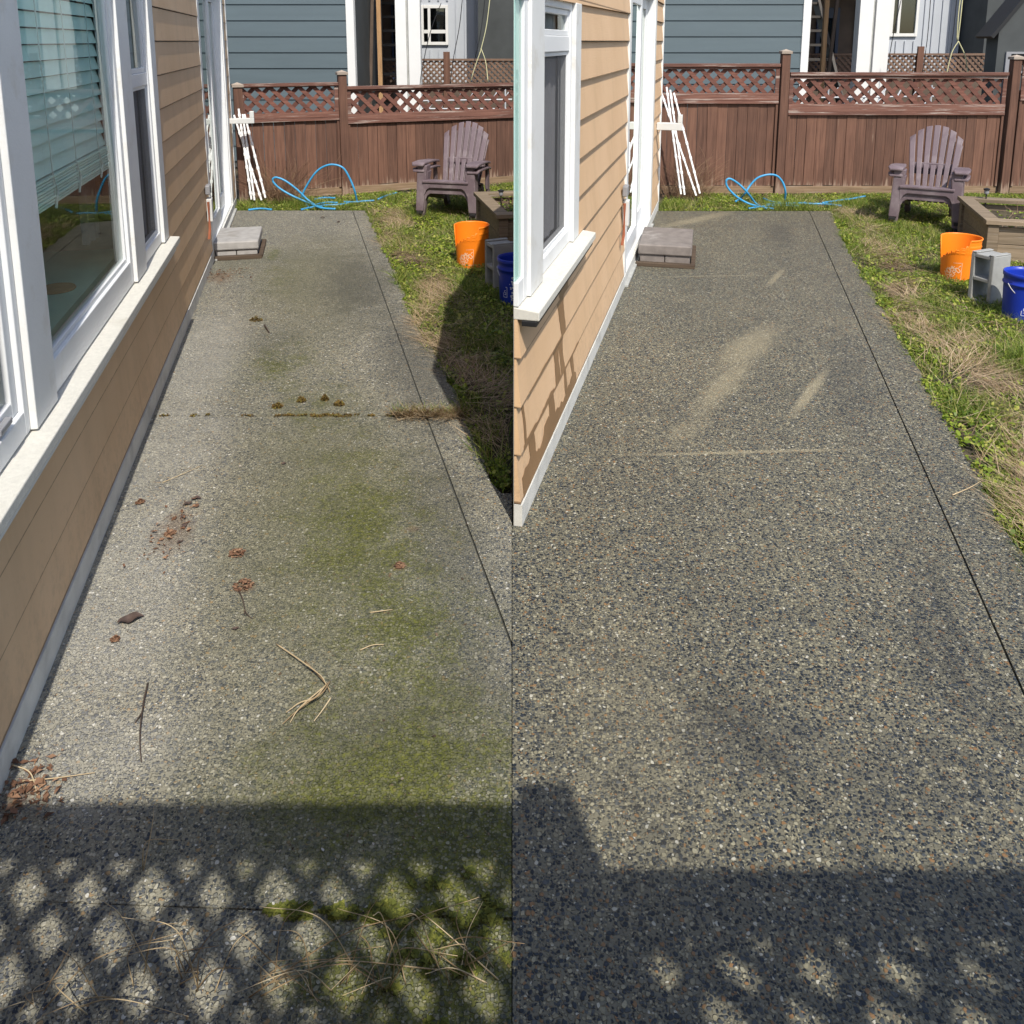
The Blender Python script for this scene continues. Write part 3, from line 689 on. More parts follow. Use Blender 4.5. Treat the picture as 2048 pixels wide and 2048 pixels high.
# wet streaks: thin films of water on the boards
ws = None
def board_face(z): return .029-.021*(((z-SB) % EXPO)/EXPO)
def streak(u, zt, zb_, wt, wb_, seed):
    ws = MB(); rr = random.Random(seed); n = 26; L_, R2 = [], []
    for i in range(n+1):
        t = i/n; z = zt+(zb_-zt)*t
        wv = wt+(wb_-wt)*t
        wv *= .9+.14*math.sin(t*7+seed)+rr.uniform(-.04, .04)
        c = u + .007*math.sin(t*5+seed*2)
        L_.append((c-wv/2, z)); R2.append((c+wv/2, z))
    for i in range(n):
        (a, z0), (b, _), (c, z1), (d, _2) = L_[i], R2[i], L_[i+1], R2[i+1]
        if int((z0-SB-1e-5)/EXPO) != int((z1-SB+1e-5)/EXPO):
            continue
        v0, v1 = board_face(z0-1e-5)+.002, board_face(z1+1e-5)+.002
        ws.add([(v0, a, z0), (v0, b, z0), (v1, d, z1), (v1, c, z1)], [(0, 1, 2, 3)])
    ws.build('water_stain', 'tan_wet', Rh)
def band(u0, u1, z, h0, seed):
    """water held along a lap, ragged top"""
    ws = MB(); rr = random.Random(seed); n = int((u1-u0)/.03); prev = None
    for i in range(n+1):
        u = u0+(u1-u0)*i/n; h = h0*(.5+.5*abs(math.sin(u*7+seed)))+rr.uniform(0, h0*.35)
        if prev:
            a, ha = prev; za, zb2 = z+ha, z+h
            ws.add([(board_face(z+1e-5)+.002, a, z+.001), (board_face(z+1e-5)+.002, u, z+.001), (board_face(zb2)+.002, u, zb2), (board_face(za)+.002, a, za)], [(0, 1, 2, 3)])
        prev = (u, h)
    ws.build('water_stain', 'tan_wet', Rh)
streak(.85, .80, .515, .26, .10, 1); streak(.85, .512, .31, .12, .09, 1); streak(.72, .515, .312, .08, .12, 2); streak(.62, .308, .105, .17, .10, 3); streak(.98, .309, .102, .05, .07, 4); streak(1.18, .309, .102, .09, .05, 5); streak(.2, .30, .102, .09, .14, 6)
streak(.75, .512, .312, .09, .07, 7); streak(1.42, .84, .76, .02, .04, 8); streak(.04, .508, .31, .05, .03, 9)
band(.0, .62, SB+EXPO, .022, 1); band(.25, 1.3, SB+EXPO, .012, 2); band(.62, 1.25, SB, .06, 3); band(.0, .6, SB, .09, 4); band(.1, .9, SB+2*EXPO, .012, 5)

# ---------- steps of pavers
def step(name, p0, wx, dy, h, rz, label, mat, board):
    r = empty('paver_step', label, 'step', p0, rz, 'paver steps at the patio doors')
    b0 = MB(); b0.box(-.03, wx+.04, -.06, -.001, 0, .035); b0.box(wx+.006, wx+.045, 0, dy, 0, .03); b0.build('base_board', board, r, .004)
    lo = MB(); hh = h/2
    for i in range(2): lo.box(wx*i/2+.003, wx*(i+1)/2-.003, .003, dy-.003, .002, hh*.98)
    lo.build('lower_pavers', mat, r, .006)
    MB().box(-.012, wx+.012, -.015, dy, hh+.002, h).build('top_slab', mat, r, .012)
    return r
pL = gnd(431, 519); step('step', (pL.x, pL.y, 0), .37, .62, .16, LPHI*.95, 'pale grey two-layer paver step at the door on the unwashed patio', 'paver', 'old_board')
pR = gnd(1283, 529); step('step', (pR.x-.02, pR.y, 0), .44, .72, .19, RPHI*.9, 'damp brownish two-layer paver step at the door on the washed patio', 'paver_wet', 'old_board')

# ================================================================== fences
def fence(label, x0, y0, ang, panels, posts, group=None, mats=('fence', 'fence_rail', 'fence_lat', 'toe'), lat=(.175, .05)):
    r = empty('wooden_fence', label, 'fence', (x0, y0, 0), ang, group)
    for a, b, top, lt, lb, rb in panels:
        bm_ = MB(); x = a; rr = random.Random(int(a*100)+5)
        while x < b-.01:
            w_ = min(.128, b-x); gap = .005 if rr.random() > .12 else .009
            bm_.box(x+gap/2, x+w_-gap/2, .0+rr.uniform(0, .008), .024, .10+rr.uniform(-.01, .01), rb+.03); x += w_
        bm_.build('board_panel', mats[0], r)
        MB().box(a, b, -.004, .03, .0, .098).build('toe_board', mats[3], r, .003)
        la = MB(); lattice(la, a+.05, b-.05, lb, lt, .004, lat[0], lat[1]); la.build('lattice', mats[2], r)
        rl = MB(); rl.box(a, b, -.045, .045, top-.04, top); rl.box(a+.001, b-.001, -.018, .018, lt-.012, top-.041)
        rl.box(a, b, -.028, -.004, rb+.005, lb+.012); rl.box(a, b, .03, .05, rb+.005, lb+.012); rl.box(a, b, -.035, -.001, rb-.035, rb+.002)
        rl.box(a, a+.05, -.02, -.0045, lb+.013, lt-.013); rl.box(b-.05, b, -.02, -.0045, lb+.013, lt-.013)
        rl.build('rail', mats[1], r, .003)
        for e0, e1 in ((a, a+.03), (b-.03, b)): MB().box(e0, e1, -.022, -.001, .1, rb-.036).build('edge_trim', mats[0], r, .003)
    for x, h in posts:
        p = MB().box(x-.052, x+.052, -.052, .052, -.05, h).build('post', mats[0], r, .004)
        c = MB(); c.box(x-.068, x+.068, -.068, .068, h+.001, h+.035); c.add([(x-.06, -.06, h+.036), (x+.06, -.06, h+.036), (x+.06, .06, h+.036), (x-.06, .06, h+.036), (x, 0, h+.06)], [(0,1,4),(1,2,4),(2,3,4),(3,0,4),(3,2,1,0)])
        c.build('post_cap', 'cap', p, .003)
    return r
AL = math.atan(.42); k_ = 1/math.cos(AL)
fence('brown board fence with lattice top behind the unwashed yard, left', -3.30, 10.32, AL,
      [(.0, 1.10*k_, 1.44, 1.40, 1.06, 1.00), (1.20*k_, 3.9*k_, 1.385, 1.33, 1.02, .945)], [(1.15*k_, 1.53), (-.02, 1.40)], 'brown lattice-topped fences')
fence('brown board fence with lattice top behind the washed yard, right', 1.86, 10.85, 0,
      [(.0, 1.53, 1.67, 1.61, 1.285, 1.20), (1.66, 4.42, 1.56, 1.49, 1.15, 1.055), (4.6, 7.2, 1.72, 1.66, 1.32, 1.24)], [(1.595, 1.79), (4.51, 1.72), (-.05, 1.75)], 'brown lattice-topped fences')
# tall screen fence behind the viewpoint; it throws the lattice shadow on the patio
r = empty('wooden_fence', 'tall lattice-topped screen fence standing close behind the viewer', 'fence', (0, -.2, 0), 0)
kz = math.cos(SUN_AZ)/math.tan(SUN_EL); kx = math.sin(SUN_AZ)/math.tan(SUN_EL)
zl = (gnd(512, 1618).y+.2)/kz; zr = (gnd(1600, 1752).y+.2)/kz; zp = (gnd(1090, 1598).y+.2)/kz
px0 = gnd(1092, 1700).x+kx*zp
for a, b, zt, ya, yb2, xa_, xb_, fs in ((-3.0, px0-.07, zl, 1772, 1858, 276, 398, .30), (px0+.07, 4.4, zr, 1930, 2022, 1467, 1621, .36)):
    per = gnd(xb_, ya).x-gnd(xa_, ya).x; vp = 2*(gnd(900, ya).y-gnd(900, yb2).y)/kz; zc = (gnd(900, ya).y+.2)/kz
    z1 = zc+.33*vp; top_b = zt-z1
    la = MB(); lattice(la, a, b, z1-1.83*vp, z1, 0, per, per*fs, vp, jit=.013); la.build('lattice', 'fence_lat', r)
    bb = MB(); bb.box(a, b, -.01, .02, zt-top_b+.002, zt); bb.box(a, b, -.01, .02, .05, z1-1.83*vp-.002); bb.build('board_panel', 'fence', r)
MB().prism([(kx*z_+dx, -.03, z_) for z_, dx in ((zl-.9, .0), (zl, .0))][:1] + [(px0-.07, -.03, zl-.9), (px0-.07, -.03, zl), (kx*zl, -.03, zl)], (0, .018, 0)).build('light_block_board', 'fence', r)  # added unseen board, slanted to block lattice light spots beside the post
MB().box(px0-.068, px0+.068, -.05, .05, 0, zp).build('post', 'fence', r, .004)

# ================================================================== stacked garden chairs
def chair(name, label, loc, rz, group):
    r = empty('garden_chair', label, 'chair', loc, rz, group)
    # local: front = -Y, feet at z=0
    def taper_leg(s):
        m = MB(); x0, x1 = .215*s, .30*s
        xa, xb = min(x0, x1), max(x0, x1)
        sw = .035*s
        m.hexa([(xa+sw, -.315, .03), (xb+sw, -.315, .03), (xb+sw, -.255, .03), (xa+sw, -.255, .03), (xa-.012, -.30, .52), (xb+.012, -.30, .52), (xb+.012, -.17, .52), (xa-.012, -.17, .52)])
        return m
    for s in (-1, 1):
        lg = taper_leg(s).build('leg', 'chair', r, .01)
        m = MB(); m.box(.235*s+.035*s-.03+.025*s, .235*s+.035*s+.03+.025*s, -.318, -.252, 0, .029); m.build('foot', 'foot', lg, .004)
        # arm: broad board sloping gently back, turning down at the front
        a = MB(); pr = [(-.335, .535, .06), (-.30, .552, .075), (-.1, .548, .075), (.12, .53, .055), (.27, .505, .04)]
        vs = []
        for y, z, hw in pr:
            cx_ = .295*s
            vs += [(cx_-hw, y, z-.026), (cx_+hw, y, z-.026), (cx_+hw, y, z), (cx_-hw, y, z)]
        fs = [(3, 2, 1, 0), tuple(4*(len(pr)-1)+i for i in range(4))]
        for i in range(len(pr)-1):
            for k in range(4): fs.append((4*i+k, 4*i+(k+1) % 4, 4*i+4+(k+1) % 4, 4*i+4+k))
        a.add(vs, fs); a.build('armrest', 'chair', r, .009)
        # side rail running back and down into the rear leg
        b = MB(); b.hexa([(.215*s-.018, -.27, .24), (.215*s+.018, -.27, .24), (.215*s+.018, .26, .13), (.215*s-.018, .26, .13), (.215*s-.018, -.27, .34), (.215*s+.018, -.27, .34), (.215*s+.018, .28, .21), (.215*s-.018, .28, .21)])
        b.build('side_rail', 'chair', r, .008)
        b = MB(); b.hexa([(.215*s-.028, .36, .03), (.215*s+.028, .36, .03), (.215*s+.028, .42, .03), (.215*s-.028, .42, .03), (.215*s-.022, .19, .24), (.215*s+.022, .19, .24), (.215*s+.022, .31, .24), (.215*s-.022, .31, .24)])
        lg = b.build('leg', 'chair', r, .008)
        MB().box(.215*s-.03, .215*s+.03, .358, .424, 0, .029).build('foot', 'foot', lg, .004)
        # arm support behind
        b = MB(); b.hexa([(.30*s-.015, .20, .2), (.30*s+.015, .20, .2), (.30*s+.015, .28, .2), (.30*s-.015, .28, .2), (.30*s-.012, .2, .5), (.30*s+.012, .2, .5), (.30*s+.012, .26, .5), (.30*s-.012, .26, .5)])
        b.build('arm_support', 'chair', r, .008)
    # front apron with arched lower edge
    ap = MB(); n = 14; top, bot = [], []
    for i in range(n+1):
        x = -.245+.49*i/n; t = abs(i/n*2-1)
        bot.append((x, -.312, .285-.10*max(0, (t-.72)/.28)**2)); top.append((x, -.312, .362))
    ap.prism(bot+top[::-1], (0, .028, 0)); ap.build('apron', 'chair', r, .004)
    # seat slats
    st = MB()
    for i in range(6):
        t = i/6; y = -.325+i*.103; z0 = .375-.022*max(0, i-.4) ; z1 = .375-.022*max(0, i+.6)
        if i == 0: z0 = .362
        st.hexa([(-.25, y, z0-.025), (.25, y, z0-.025), (.245, y+.092, z1-.022), (-.245, y+.092, z1-.022), (-.25, y, z0), (.25, y, z0), (.245, y+.092, z1+.002), (-.245, y+.092, z1+.002)])
    st.build('seat', 'chair', r, .006)
    # fan back
    bk_ = MB(); ns = 7; rows = 9
    for i in range(ns):
        f0, f1 = (i-ns/2)/ns*2, (i+1-ns/2)/ns*2
        fm = (f0+f1)/2
        Ltop = .80-.17*fm*fm
        fr, bk2 = [], []
        for j in range(rows+1):
            t = j/rows; s_ = t*Ltop
            hw = .205+.075*(s_/.8)
            ga = .018
            xl, xr = f0*hw+ga/2, f1*hw-ga/2
            if j == rows:
                dz = .0
            slope = R_(25)
            curve = -.05*(fm*fm)         # dished
            y = .20+s_*math.sin(slope)+curve; z = .19+s_*math.cos(slope)
            if j == rows:  # follow the arch across the slat
                zl_ = z + .10*(fm*fm-f0*f0)*.9; zr_ = z + .10*(fm*fm-f1*f1)*.9
            else: zl_ = zr_ = z
            fr += [(xl, y, zl_), (xr, y, zr_)]; bk2 += [(xl, y+.022, zl_-.006), (xr, y+.022, zr_-.006)]
        vs = fr+bk2; o_ = len(fr); fs = []
        for j in range(rows):
            a, b, c, d = 2*j, 2*j+1, 2*j+3, 2*j+2
            fs += [(a, b, c, d), (o_+a, o_+d, o_+c, o_+b), (a, d, o_+d, o_+a), (b, o_+b, o_+c, c)]
        fs += [(0, o_, o_+1, 1), (2*rows, 2*rows+1, o_+2*rows+1, o_+2*rows)]
        bk_.add(vs, fs)
    for t, ww in ((.07, .2), (.42, .235)):
        s_ = t*.8; y = .20+s_*math.sin(R_(25)); z = .19+s_*math.cos(R_(25))
        bk_.box(-ww, ww, y+.005, y+.032, z-.03, z+.03)
    bk_.build('backrest', 'chair', r, .006)
    return r
def place_chair(cL, cR, rz, low_label, up_label, first=None):
    m = (cL+cR)/2; a = rz
    # front feet midpoint sits at local (0,-.285)
    off = Vector((math.sin(a)*-.285*-1, math.cos(a)*.285, 0))
    loc = Vector((m.x, m.y, -.03)) + Vector((-math.sin(a)*.285*1, math.cos(a)*.285, 0))
    if first is None:
        lo = chair('c', low_label, loc, a, 'stacked garden chairs')
    else:
        lo = dup(first); lo.location = loc; lo.rotation_euler = (0, 0, a); lo['label'] = low_label
    lo.scale = (1.06,)*3
    up = dup(lo); up['label'] = up_label
    up.location = loc + Vector((-math.sin(a)*-.025, -math.cos(a)*.025, .07))
    return lo
ch1 = place_chair(gnd(850, 431), gnd(942, 439), R_(-14), 'lower mauve-brown fan-back plastic chair of the stack beside the unwashed patio lawn', 'upper mauve-brown fan-back plastic chair of the stack beside the unwashed patio lawn')
place_chair(gnd(1795, 447), gnd(1902, 454), R_(-30), 'lower mauve-brown fan-back plastic chair of the stack beside the washed patio lawn', 'upper mauve-brown fan-back plastic chair of the stack beside the washed patio lawn', ch1)

# ================================================================== buckets
def bucket_orange(label, loc, rz):
    r = empty('bucket', label, 'bucket', loc, rz, 'orange buckets')
    H = .375; n = 108; m_ = 40
    def rad(z):
        q = .134+.019*z/H
        for zc in (.262, .285, .308): q += .006*math.exp(-((z-zc)/.0045)**2)
        if z > H-.016: q += .006
        return q
    def top(ph):
        d = math.degrees(ph)
        if -82 < d < 24:
            j = .012*math.sin(d*.9)+.008*math.sin(d*2.3)
            t = (d+82)/106
            return H*(.45+.42*t**.8)+j
        return H
    mb = MB(); vo, vi = [], []
    for k in range(n):
        ph = -math.pi + 2*math.pi*k/n; tp = top(ph)
        for j in range(m_+1):
            z = tp*j/m_; rr_ = rad(z)
            vo.append((rr_*math.sin(ph), -rr_*math.cos(ph), z)); ri = .134+.019*z/H-.004
            vi.append((ri*math.sin(ph), -ri*math.cos(ph), max(z, .006)))
    o_ = len(vo); fs = []; w_ = m_+1
    for k in range(n):
        k2 = (k+1) % n
        for j in range(m_):
            fs.append((k*w_+j, k2*w_+j, k2*w_+j+1, k*w_+j+1)); fs.append((o_+k*w_+j, o_+k*w_+j+1, o_+k2*w_+j+1, o_+k2*w_+j))
        fs.append((k*w_+m_, k2*w_+m_, o_+k2*w_+m_, o_+k*w_+m_))
    fs.append(tuple(k*w_ for k in range(n))); fs.append(tuple(o_+k*w_ for k in range(n))[::-1])
    mb.add(vo+vi, fs); body = mb.build('body', 'orange', r, 0, True)
    # printed square with slanting stencil letters, worn
    def wrap(x, z, lift=.0012): 
        q = .134+.019*z/H+lift; ph = x/q; return (q*math.sin(ph), -q*math.cos(ph), z)
    lg = MB()
    def strip(p, q, wd):
        d = Vector((q[0]-p[0], q[1]-p[1])); L_ = d.length; d /= L_; nn = Vector((-d.y, d.x))*wd/2; k = max(1, int(L_/.01))
        for i in range(k):
            a = Vector(p)+d*L_*i/k; b = Vector(p)+d*L_*(i+1)/k
            lg.add([wrap(*(a-nn)), wrap(*(b-nn)), wrap(*(b+nn)), wrap(*(a+nn))], [(0, 1, 2, 3)])
    x0, x1, z0, z1 = -.105, .02, .035, .16
    for p, q in (((x0, z0), (x1, z0)), ((x1, z0), (x1, z1+.02)), ((x0, z0), (x0, z1-.06)), ((x0+.06, z1+.015), (x1, z1+.02))): strip(p, q, .0035)
    GL = {'T': [((0,1),(1,1)),((.5,1),(.5,0))], 'H': [((0,0),(0,1)),((1,0),(1,1)),((0,.5),(1,.5))], 'E': [((0,0),(0,1)),((0,1),(1,1)),((0,.5),(.8,.5)),((0,0),(1,0))], 'O': [((0,0),(0,1)),((0,1),(1,1)),((1,1),(1,0)),((1,0),(0,0))],
          'M': [((0,0),(0,1)),((0,1),(.5,.4)),((.5,.4),(1,1)),((1,1),(1,0))], 'D': [((0,0),(0,1)),((0,1),(.8,.85)),((.8,.85),(1,.5)),((1,.5),(.8,.15)),((.8,.15),(0,0))], 'P': [((0,0),(0,1)),((0,1),(1,1)),((1,1),(1,.5)),((1,.5),(0,.5))]}
    ca, sa = math.cos(R_(42)), math.sin(R_(42))
    for word, ox, oz, sc_ in (('THE', -.100, .100, .012), ('HOME', -.096, .066, .029), ('DEPOT', -.070, .034, .031)):
        for i, ch in enumerate(word):
            for p, q in GL[ch]:
                def T(pt):
                    lx, ly = (pt[0]*.72+i*.98)*sc_, pt[1]*sc_*1.15
                    return (ox+lx*ca-ly*sa, oz+lx*sa+ly*ca)
                a, b = T(p), T(q)
                if max(a[0], b[0]) < x1-.002 and max(a[1], b[1]) < .16: strip(a, b, sc_*.22)
    lg.build('logo', 'logo_white', r)
    return r
bp = gnd(944, 524); b1 = bucket_orange('orange store bucket with broken front rim standing on the lawn by the unwashed patio', (bp.x, bp.y, -.03), R_(0))
bp = gnd(1916, 553); b2 = dup(b1); b2.location = (bp.x+.0, bp.y, -.03); b2.rotation_euler = (0, 0, R_(-28)); b2['label'] = 'orange store bucket with broken front rim standing on the lawn by the washed patio'
def bucket_blue(label, loc, rz):
    r = empty('bucket', label, 'bucket', loc, rz, 'blue buckets')
    H = .36; pr = [(0.0, .004), (.128, .004), (.131, .012)]
    for z in np.linspace(.02, .27, 10): pr.append((.131+.015*z/H, z))
    pr += [(.150, .275), (.150, .285), (.144, .29), (.145, .325), (.151, .33), (.151, .35), (.149, H), (.143, H), (.141, .33), (.128, .02), (0.0, .02)]
    MB().lathe(pr, 48).build('body', 'blue', r, 0, True)
    hd = MB(); n = 24
    hd.tube([(.152*math.cos(t), .152*math.sin(t)*.25-.10*0 - .13*math.sin(t), .285-.12*math.sin(t)) for t in np.linspace(0, math.pi, n)], .0028, 6)
    hd.build('handle', 'wire', r, 0, True)
    lg = MB()
    def wrap(x, z): q = .131+.015*z/H+.0014; ph = x/q; return (q*math.sin(ph), -q*math.cos(ph), z)
    def strip(p, q, wd):
        d = Vector((q[0]-p[0], q[1]-p[1])); L_ = d.length; d /= L_; nn = Vector((-d.y, d.x))*wd/2; k = max(1, int(L_/.008))
        for i in range(k):
            a = Vector(p)+d*L_*i/k; b = Vector(p)+d*L_*(i+1)/k
            lg.add([wrap(*(a-nn)), wrap(*(b-nn)), wrap(*(b+nn)), wrap(*(a+nn))], [(0, 1, 2, 3)])
    ox = -.115
    for p, q in (((0, 0), (.035, 0)), ((.035, 0), (.035, .08)), ((0, 0), (0, .035)), ((.022, .08), (.035, .08)), ((.010, .02), (.024, .02)), ((.024, .02), (.024, .036)), ((.024, .036), (.011, .036)), ((.011, .036), (.011, .052)), ((.011, .052), (.024, .052))):
        strip((ox+p[0], .07+p[1]), (ox+q[0], .07+q[1]), .0035)
    lg.build('logo', 'white_print', r)
    # worn label patch, torn paper flakes
    pt = MB(); rr = random.Random(4)
    for i in range(90):
        x = rr.gauss(-.02, .022); z = rr.gauss(.15, .04)
        if not (-.07 < x < .05 and .04 < z < .25): continue
        s_ = rr.uniform(.003, .009)
        q = [(x+s_*math.cos(t)*rr.uniform(.6, 1.3), z+s_*math.sin(t)*rr.uniform(.6, 1.3)) for t in np.linspace(0, 5.2, 6)]
        pt.add([wrap(*p) for p in q], [tuple(range(6))])
    pt.build('torn_label', 'white_print', r)
    return r
bp = gnd(1026, 598); bb1 = bucket_blue('deep blue bucket beside the upright block by the unwashed patio', (bp.x+.03, bp.y+.02, -.03), 0)
bp = gnd(2045, 632); bb2 = dup(bb1); bb2.location = (bp.x, bp.y, -.03); bb2.rotation_euler = (0, 0, R_(12)); bb2['label'] = 'deep blue bucket beside the upright block by the washed patio'
# ---------- concrete blocks
def block(label, loc, rz):
    r = MB(); h, w_, d = .39, .19, .19; t = .032
    r.box(-w_/2, w_/2, -d/2, -d/2+t, 0, h); r.box(-w_/2, w_/2, d/2-t, d/2, 0, h)
    for z0, z1 in ((.0, t), (h/2-t/2, h/2+t/2), (h-t, h)): r.box(-w_/2+.001, w_/2-.001, -d/2+t, d/2-t, z0+.001, z1-.001)
    # flared ears at the ends
    r.box(-w_/2, w_/2, -d/2+.002, -d/2+t+.012, h+.0005, h+.012); r.box(-w_/2, w_/2, d/2-t-.012, d/2-.002, h+.0005, h+.012)
    o = r.build('concrete_block', 'cinder', None, .006); o.location = loc; o.rotation_euler = (0, 0, rz)
    return tag(o, label, 'concrete block', 'upright concrete blocks')
bp = gnd(995, 578); k1 = block('grey hollow concrete block standing on end by the unwashed patio lawn', (bp.x+.02, bp.y+.1, -.03), R_(24)); k1.scale = (1, 1, 1)
bp = gnd(1988, 606); k2 = k1.copy(); COL.objects.link(k2); k2.location = (bp.x, bp.y+.1, -.03); k2.rotation_euler = (0, 0, R_(24)); k2['label'] = 'grey hollow concrete block standing on end by the washed patio lawn'
# ---------- raised planters
def planter(label, loc, rz, wx, dy, h):
    r = empty('planter_box', label, 'planter', loc, rz, 'raised wooden planters')
    sb = MB()
    for i in range(2):
        z0, z1 = .02+i*(h-.08)/2, .015+(i+1)*(h-.08)/2
        sb.box(.03, .06, .1, dy-.1, z0, z1); sb.box(wx-.06, wx-.03, .1, dy-.1, z0, z1); sb.box(.1, wx-.1, .03, .06, z0, z1); sb.box(.1, wx-.1, dy-.06, dy-.03, z0, z1)
    sb.build('side_boards', 'planter', r, .004)
    for x, y in ((0, 0), (wx-.1, 0), (0, dy-.1), (wx-.1, dy-.1)): MB().box(x+.004, x+.095, y+.004, y+.095, 0, h-.041).build('post', 'planter', r, .005)
    rm = MB(); rm.box(-.02, .11, .111, dy-.111, h-.04, h); rm.box(wx-.11, wx+.02, .111, dy-.111, h-.04, h); rm.box(-.02, wx+.02, -.02, .11, h-.039, h+.001); rm.box(-.02, wx+.02, dy-.11, dy+.02, h-.039, h+.001); rm.build('rim', 'planter', r, .004)
    sg = MB(); nx_ = 14; rr = random.Random(2)
    vs = [(.06+(wx-.12)*i/nx_, .06+(dy-.12)*j/nx_, h-.12+rr.uniform(-.012, .012)) for j in range(nx_+1) for i in range(nx_+1)]
    sg.add(vs, [(j*(nx_+1)+i, j*(nx_+1)+i+1, (j+1)*(nx_+1)+i+1, (j+1)*(nx_+1)+i) for j in range(nx_) for i in range(nx_)])
    sg.build('soil', 'soil', r)
    tw = MB()
    for i in range(46):
        x, y = rr.uniform(.15, wx-.12), rr.uniform(.15, dy-.12); a = rr.uniform(0, 6.28); l = rr.uniform(.08, .26)
        p = [(x, y, h-.12)]; 
        for s_ in range(1, 5): p.append((x+math.cos(a)*l*s_/4*.7+rr.uniform(-.01, .01), y+math.sin(a)*l*s_/4*.7, h-.12+l*s_/4*rr.uniform(.6, .9)))
        tw.tube(p, .003, 4, .4)
    tw.build('dead_stems', 'twig', r)
    lf = MB()
    for i in range(170):
        x, y = rr.uniform(.12, wx-.1), rr.uniform(.12, dy-.1); z = h-.12+rr.uniform(.005, .05); s_ = rr.uniform(.01, .025); a = rr.uniform(0, 6.28)
        lf.add([(x+s_*math.cos(a+t), y+s_*.7*math.sin(a+t), z+.01*math.sin(t*2)) for t in np.linspace(0, 5.2, 6)], [tuple(range(6))])
    lf.build('weeds', 'weed', r)
    return r
def place_planter(pf, pb, wx, label):
    a = gnd(*pf, .37); c = gnd(*pb, .37); d = c-a
    return planter(label, (a.x+.01, a.y+.02, -.03), math.atan2(-d.x, d.y), wx, d.length, .40)
pl1 = place_planter((995, 430), (949, 385), .60, 'weathered raised wooden planter behind the blocks in the unwashed yard')
pl2 = place_planter((1977, 441), (1920, 393), 1.5, 'weathered raised wooden planter behind the blocks in the washed yard')
def stake_light(label, loc):
    r = empty('garden_stake_light', label, 'solar light', loc, 0, 'solar stake lights')
    MB().tube([(0, 0, 0), (0, 0, .16)], .007, 8).build('stake', 'black', r)
    MB().lathe([(.0, .16), (.018, .16), (.022, .17), (.022, .2), (.0, .2)], 14).build('lens', 'metal', r)
    MB().lathe([(.0, .201), (.03, .201), (.03, .215), (.0, .225)], 14).build('cap', 'black', r)
    return r
s1 = stake_light('black solar stake light stuck in the planter of the unwashed yard', (gnd(1002, 418, .28).x, gnd(1002, 418, .28).y, .26)); s2 = dup(s1); s2.location = (gnd(1970, 415, .28).x, gnd(1970, 415, .28).y, .26); s2['label'] = 'black solar stake light stuck in the planter of the washed yard'
# ================================================================== hoses
def spline(pts, n=10):
    P = [Vector(p) for p in pts]; P = [P[0]*2-P[1]] + P + [P[-1]*2-P[-2]]; out = []
    for i in range(1, len(P)-2):
        for k in range(n):
            t = k/n; a, b, c, d = P[i-1], P[i], P[i+1], P[i+2]
            out.append(.5*((2*b)+(-a+c)*t+(2*a-5*b+4*c-d)*t*t+(-a+3*b-3*c+d)*t**3))
    out.append(P[-2]); return out
def hose(label, pieces):
    mb = MB()
    for pts in pieces: mb.tube(spline(pts), .0125, 8)
    return tag(mb.build('garden_hose', 'hose', None, 0, True), label, 'hose', 'blue garden hoses')
zl2 = lambda x, y: (430+x/3.22, y/3.22)
def G2(f, lst, z=.0): return [gnd(*f(*p), z) for p in lst]
def A2(f, lst, Y): return [at(*f(*p), Y) for p in lst]
hose('light blue garden hose looped on the grass behind the unwashed patio', [
    G2(zl2, [(600, 1330), (570, 1300)], .02) + A2(zl2, [(560, 1262), (600, 1180), (650, 1110), (700, 1073), (760, 1060), (825, 1082), (868, 1150), (898, 1225)], 10.15) + G2(zl2, [(915, 1300)], .01),
    G2(zl2, [(775, 1346), (680, 1338)], .02) + A2(zl2, [(600, 1305), (500, 1262), (415, 1212), (372, 1165), (390, 1143), (450, 1163), (530, 1222), (595, 1285)], 9.98) + G2(zl2, [(650, 1322), (700, 1340)], .02),
    G2(zl2, [(830, 1300), (900, 1302), (960, 1296), (1025, 1292)], .015), G2(zl2, [(1050, 1283), (1100, 1262), (1170, 1242)], .03), G2(zl2, [(555, 1350), (640, 1332), (720, 1322), (800, 1318), (860, 1308)], .015), G2(zl2, [(215, 1352), (290, 1344), (365, 1350)], .012), G2(zl2, [(640, 1285), (700, 1274), (775, 1276)], .02), G2(zl2, [(655, 1316), (720, 1304), (790, 1306)], .02)])
z3 = lambda x, y: (1020+x/3.45, y/3.45); z4 = lambda x, y: (1480+x/3.4, y/3.4)
hose('light blue garden hose looped on the grass behind the washed patio', [
    G2(z4, [(-30, 1370), (0, 1350)], .02) + A2(z4, [(30, 1320), (70, 1260), (120, 1210), (190, 1188), (250, 1196), (290, 1240), (308, 1300)], 10.1) + G2(z4, [(303, 1375)], .01),
    G2(z4, [(230, 1420), (150, 1410)], .015) + A2(z4, [(60, 1385), (-20, 1340), (-80, 1280), (-95, 1235), (-70, 1215), (-10, 1250), (50, 1310)], 9.95) + G2(z4, [(110, 1385), (180, 1420)], .015),
    G2(z4, [(160, 1350), (230, 1375), (340, 1380), (460, 1385), (580, 1388), (690, 1400)], .015), G2(z4, [(60, 1418), (150, 1405), (260, 1398), (400, 1402)], .015), G2(z4, [(560, 1380), (680, 1362), (760, 1352), (850, 1335)], .025), G2(z4, [(180, 1392), (300, 1386), (450, 1380)], .02)])
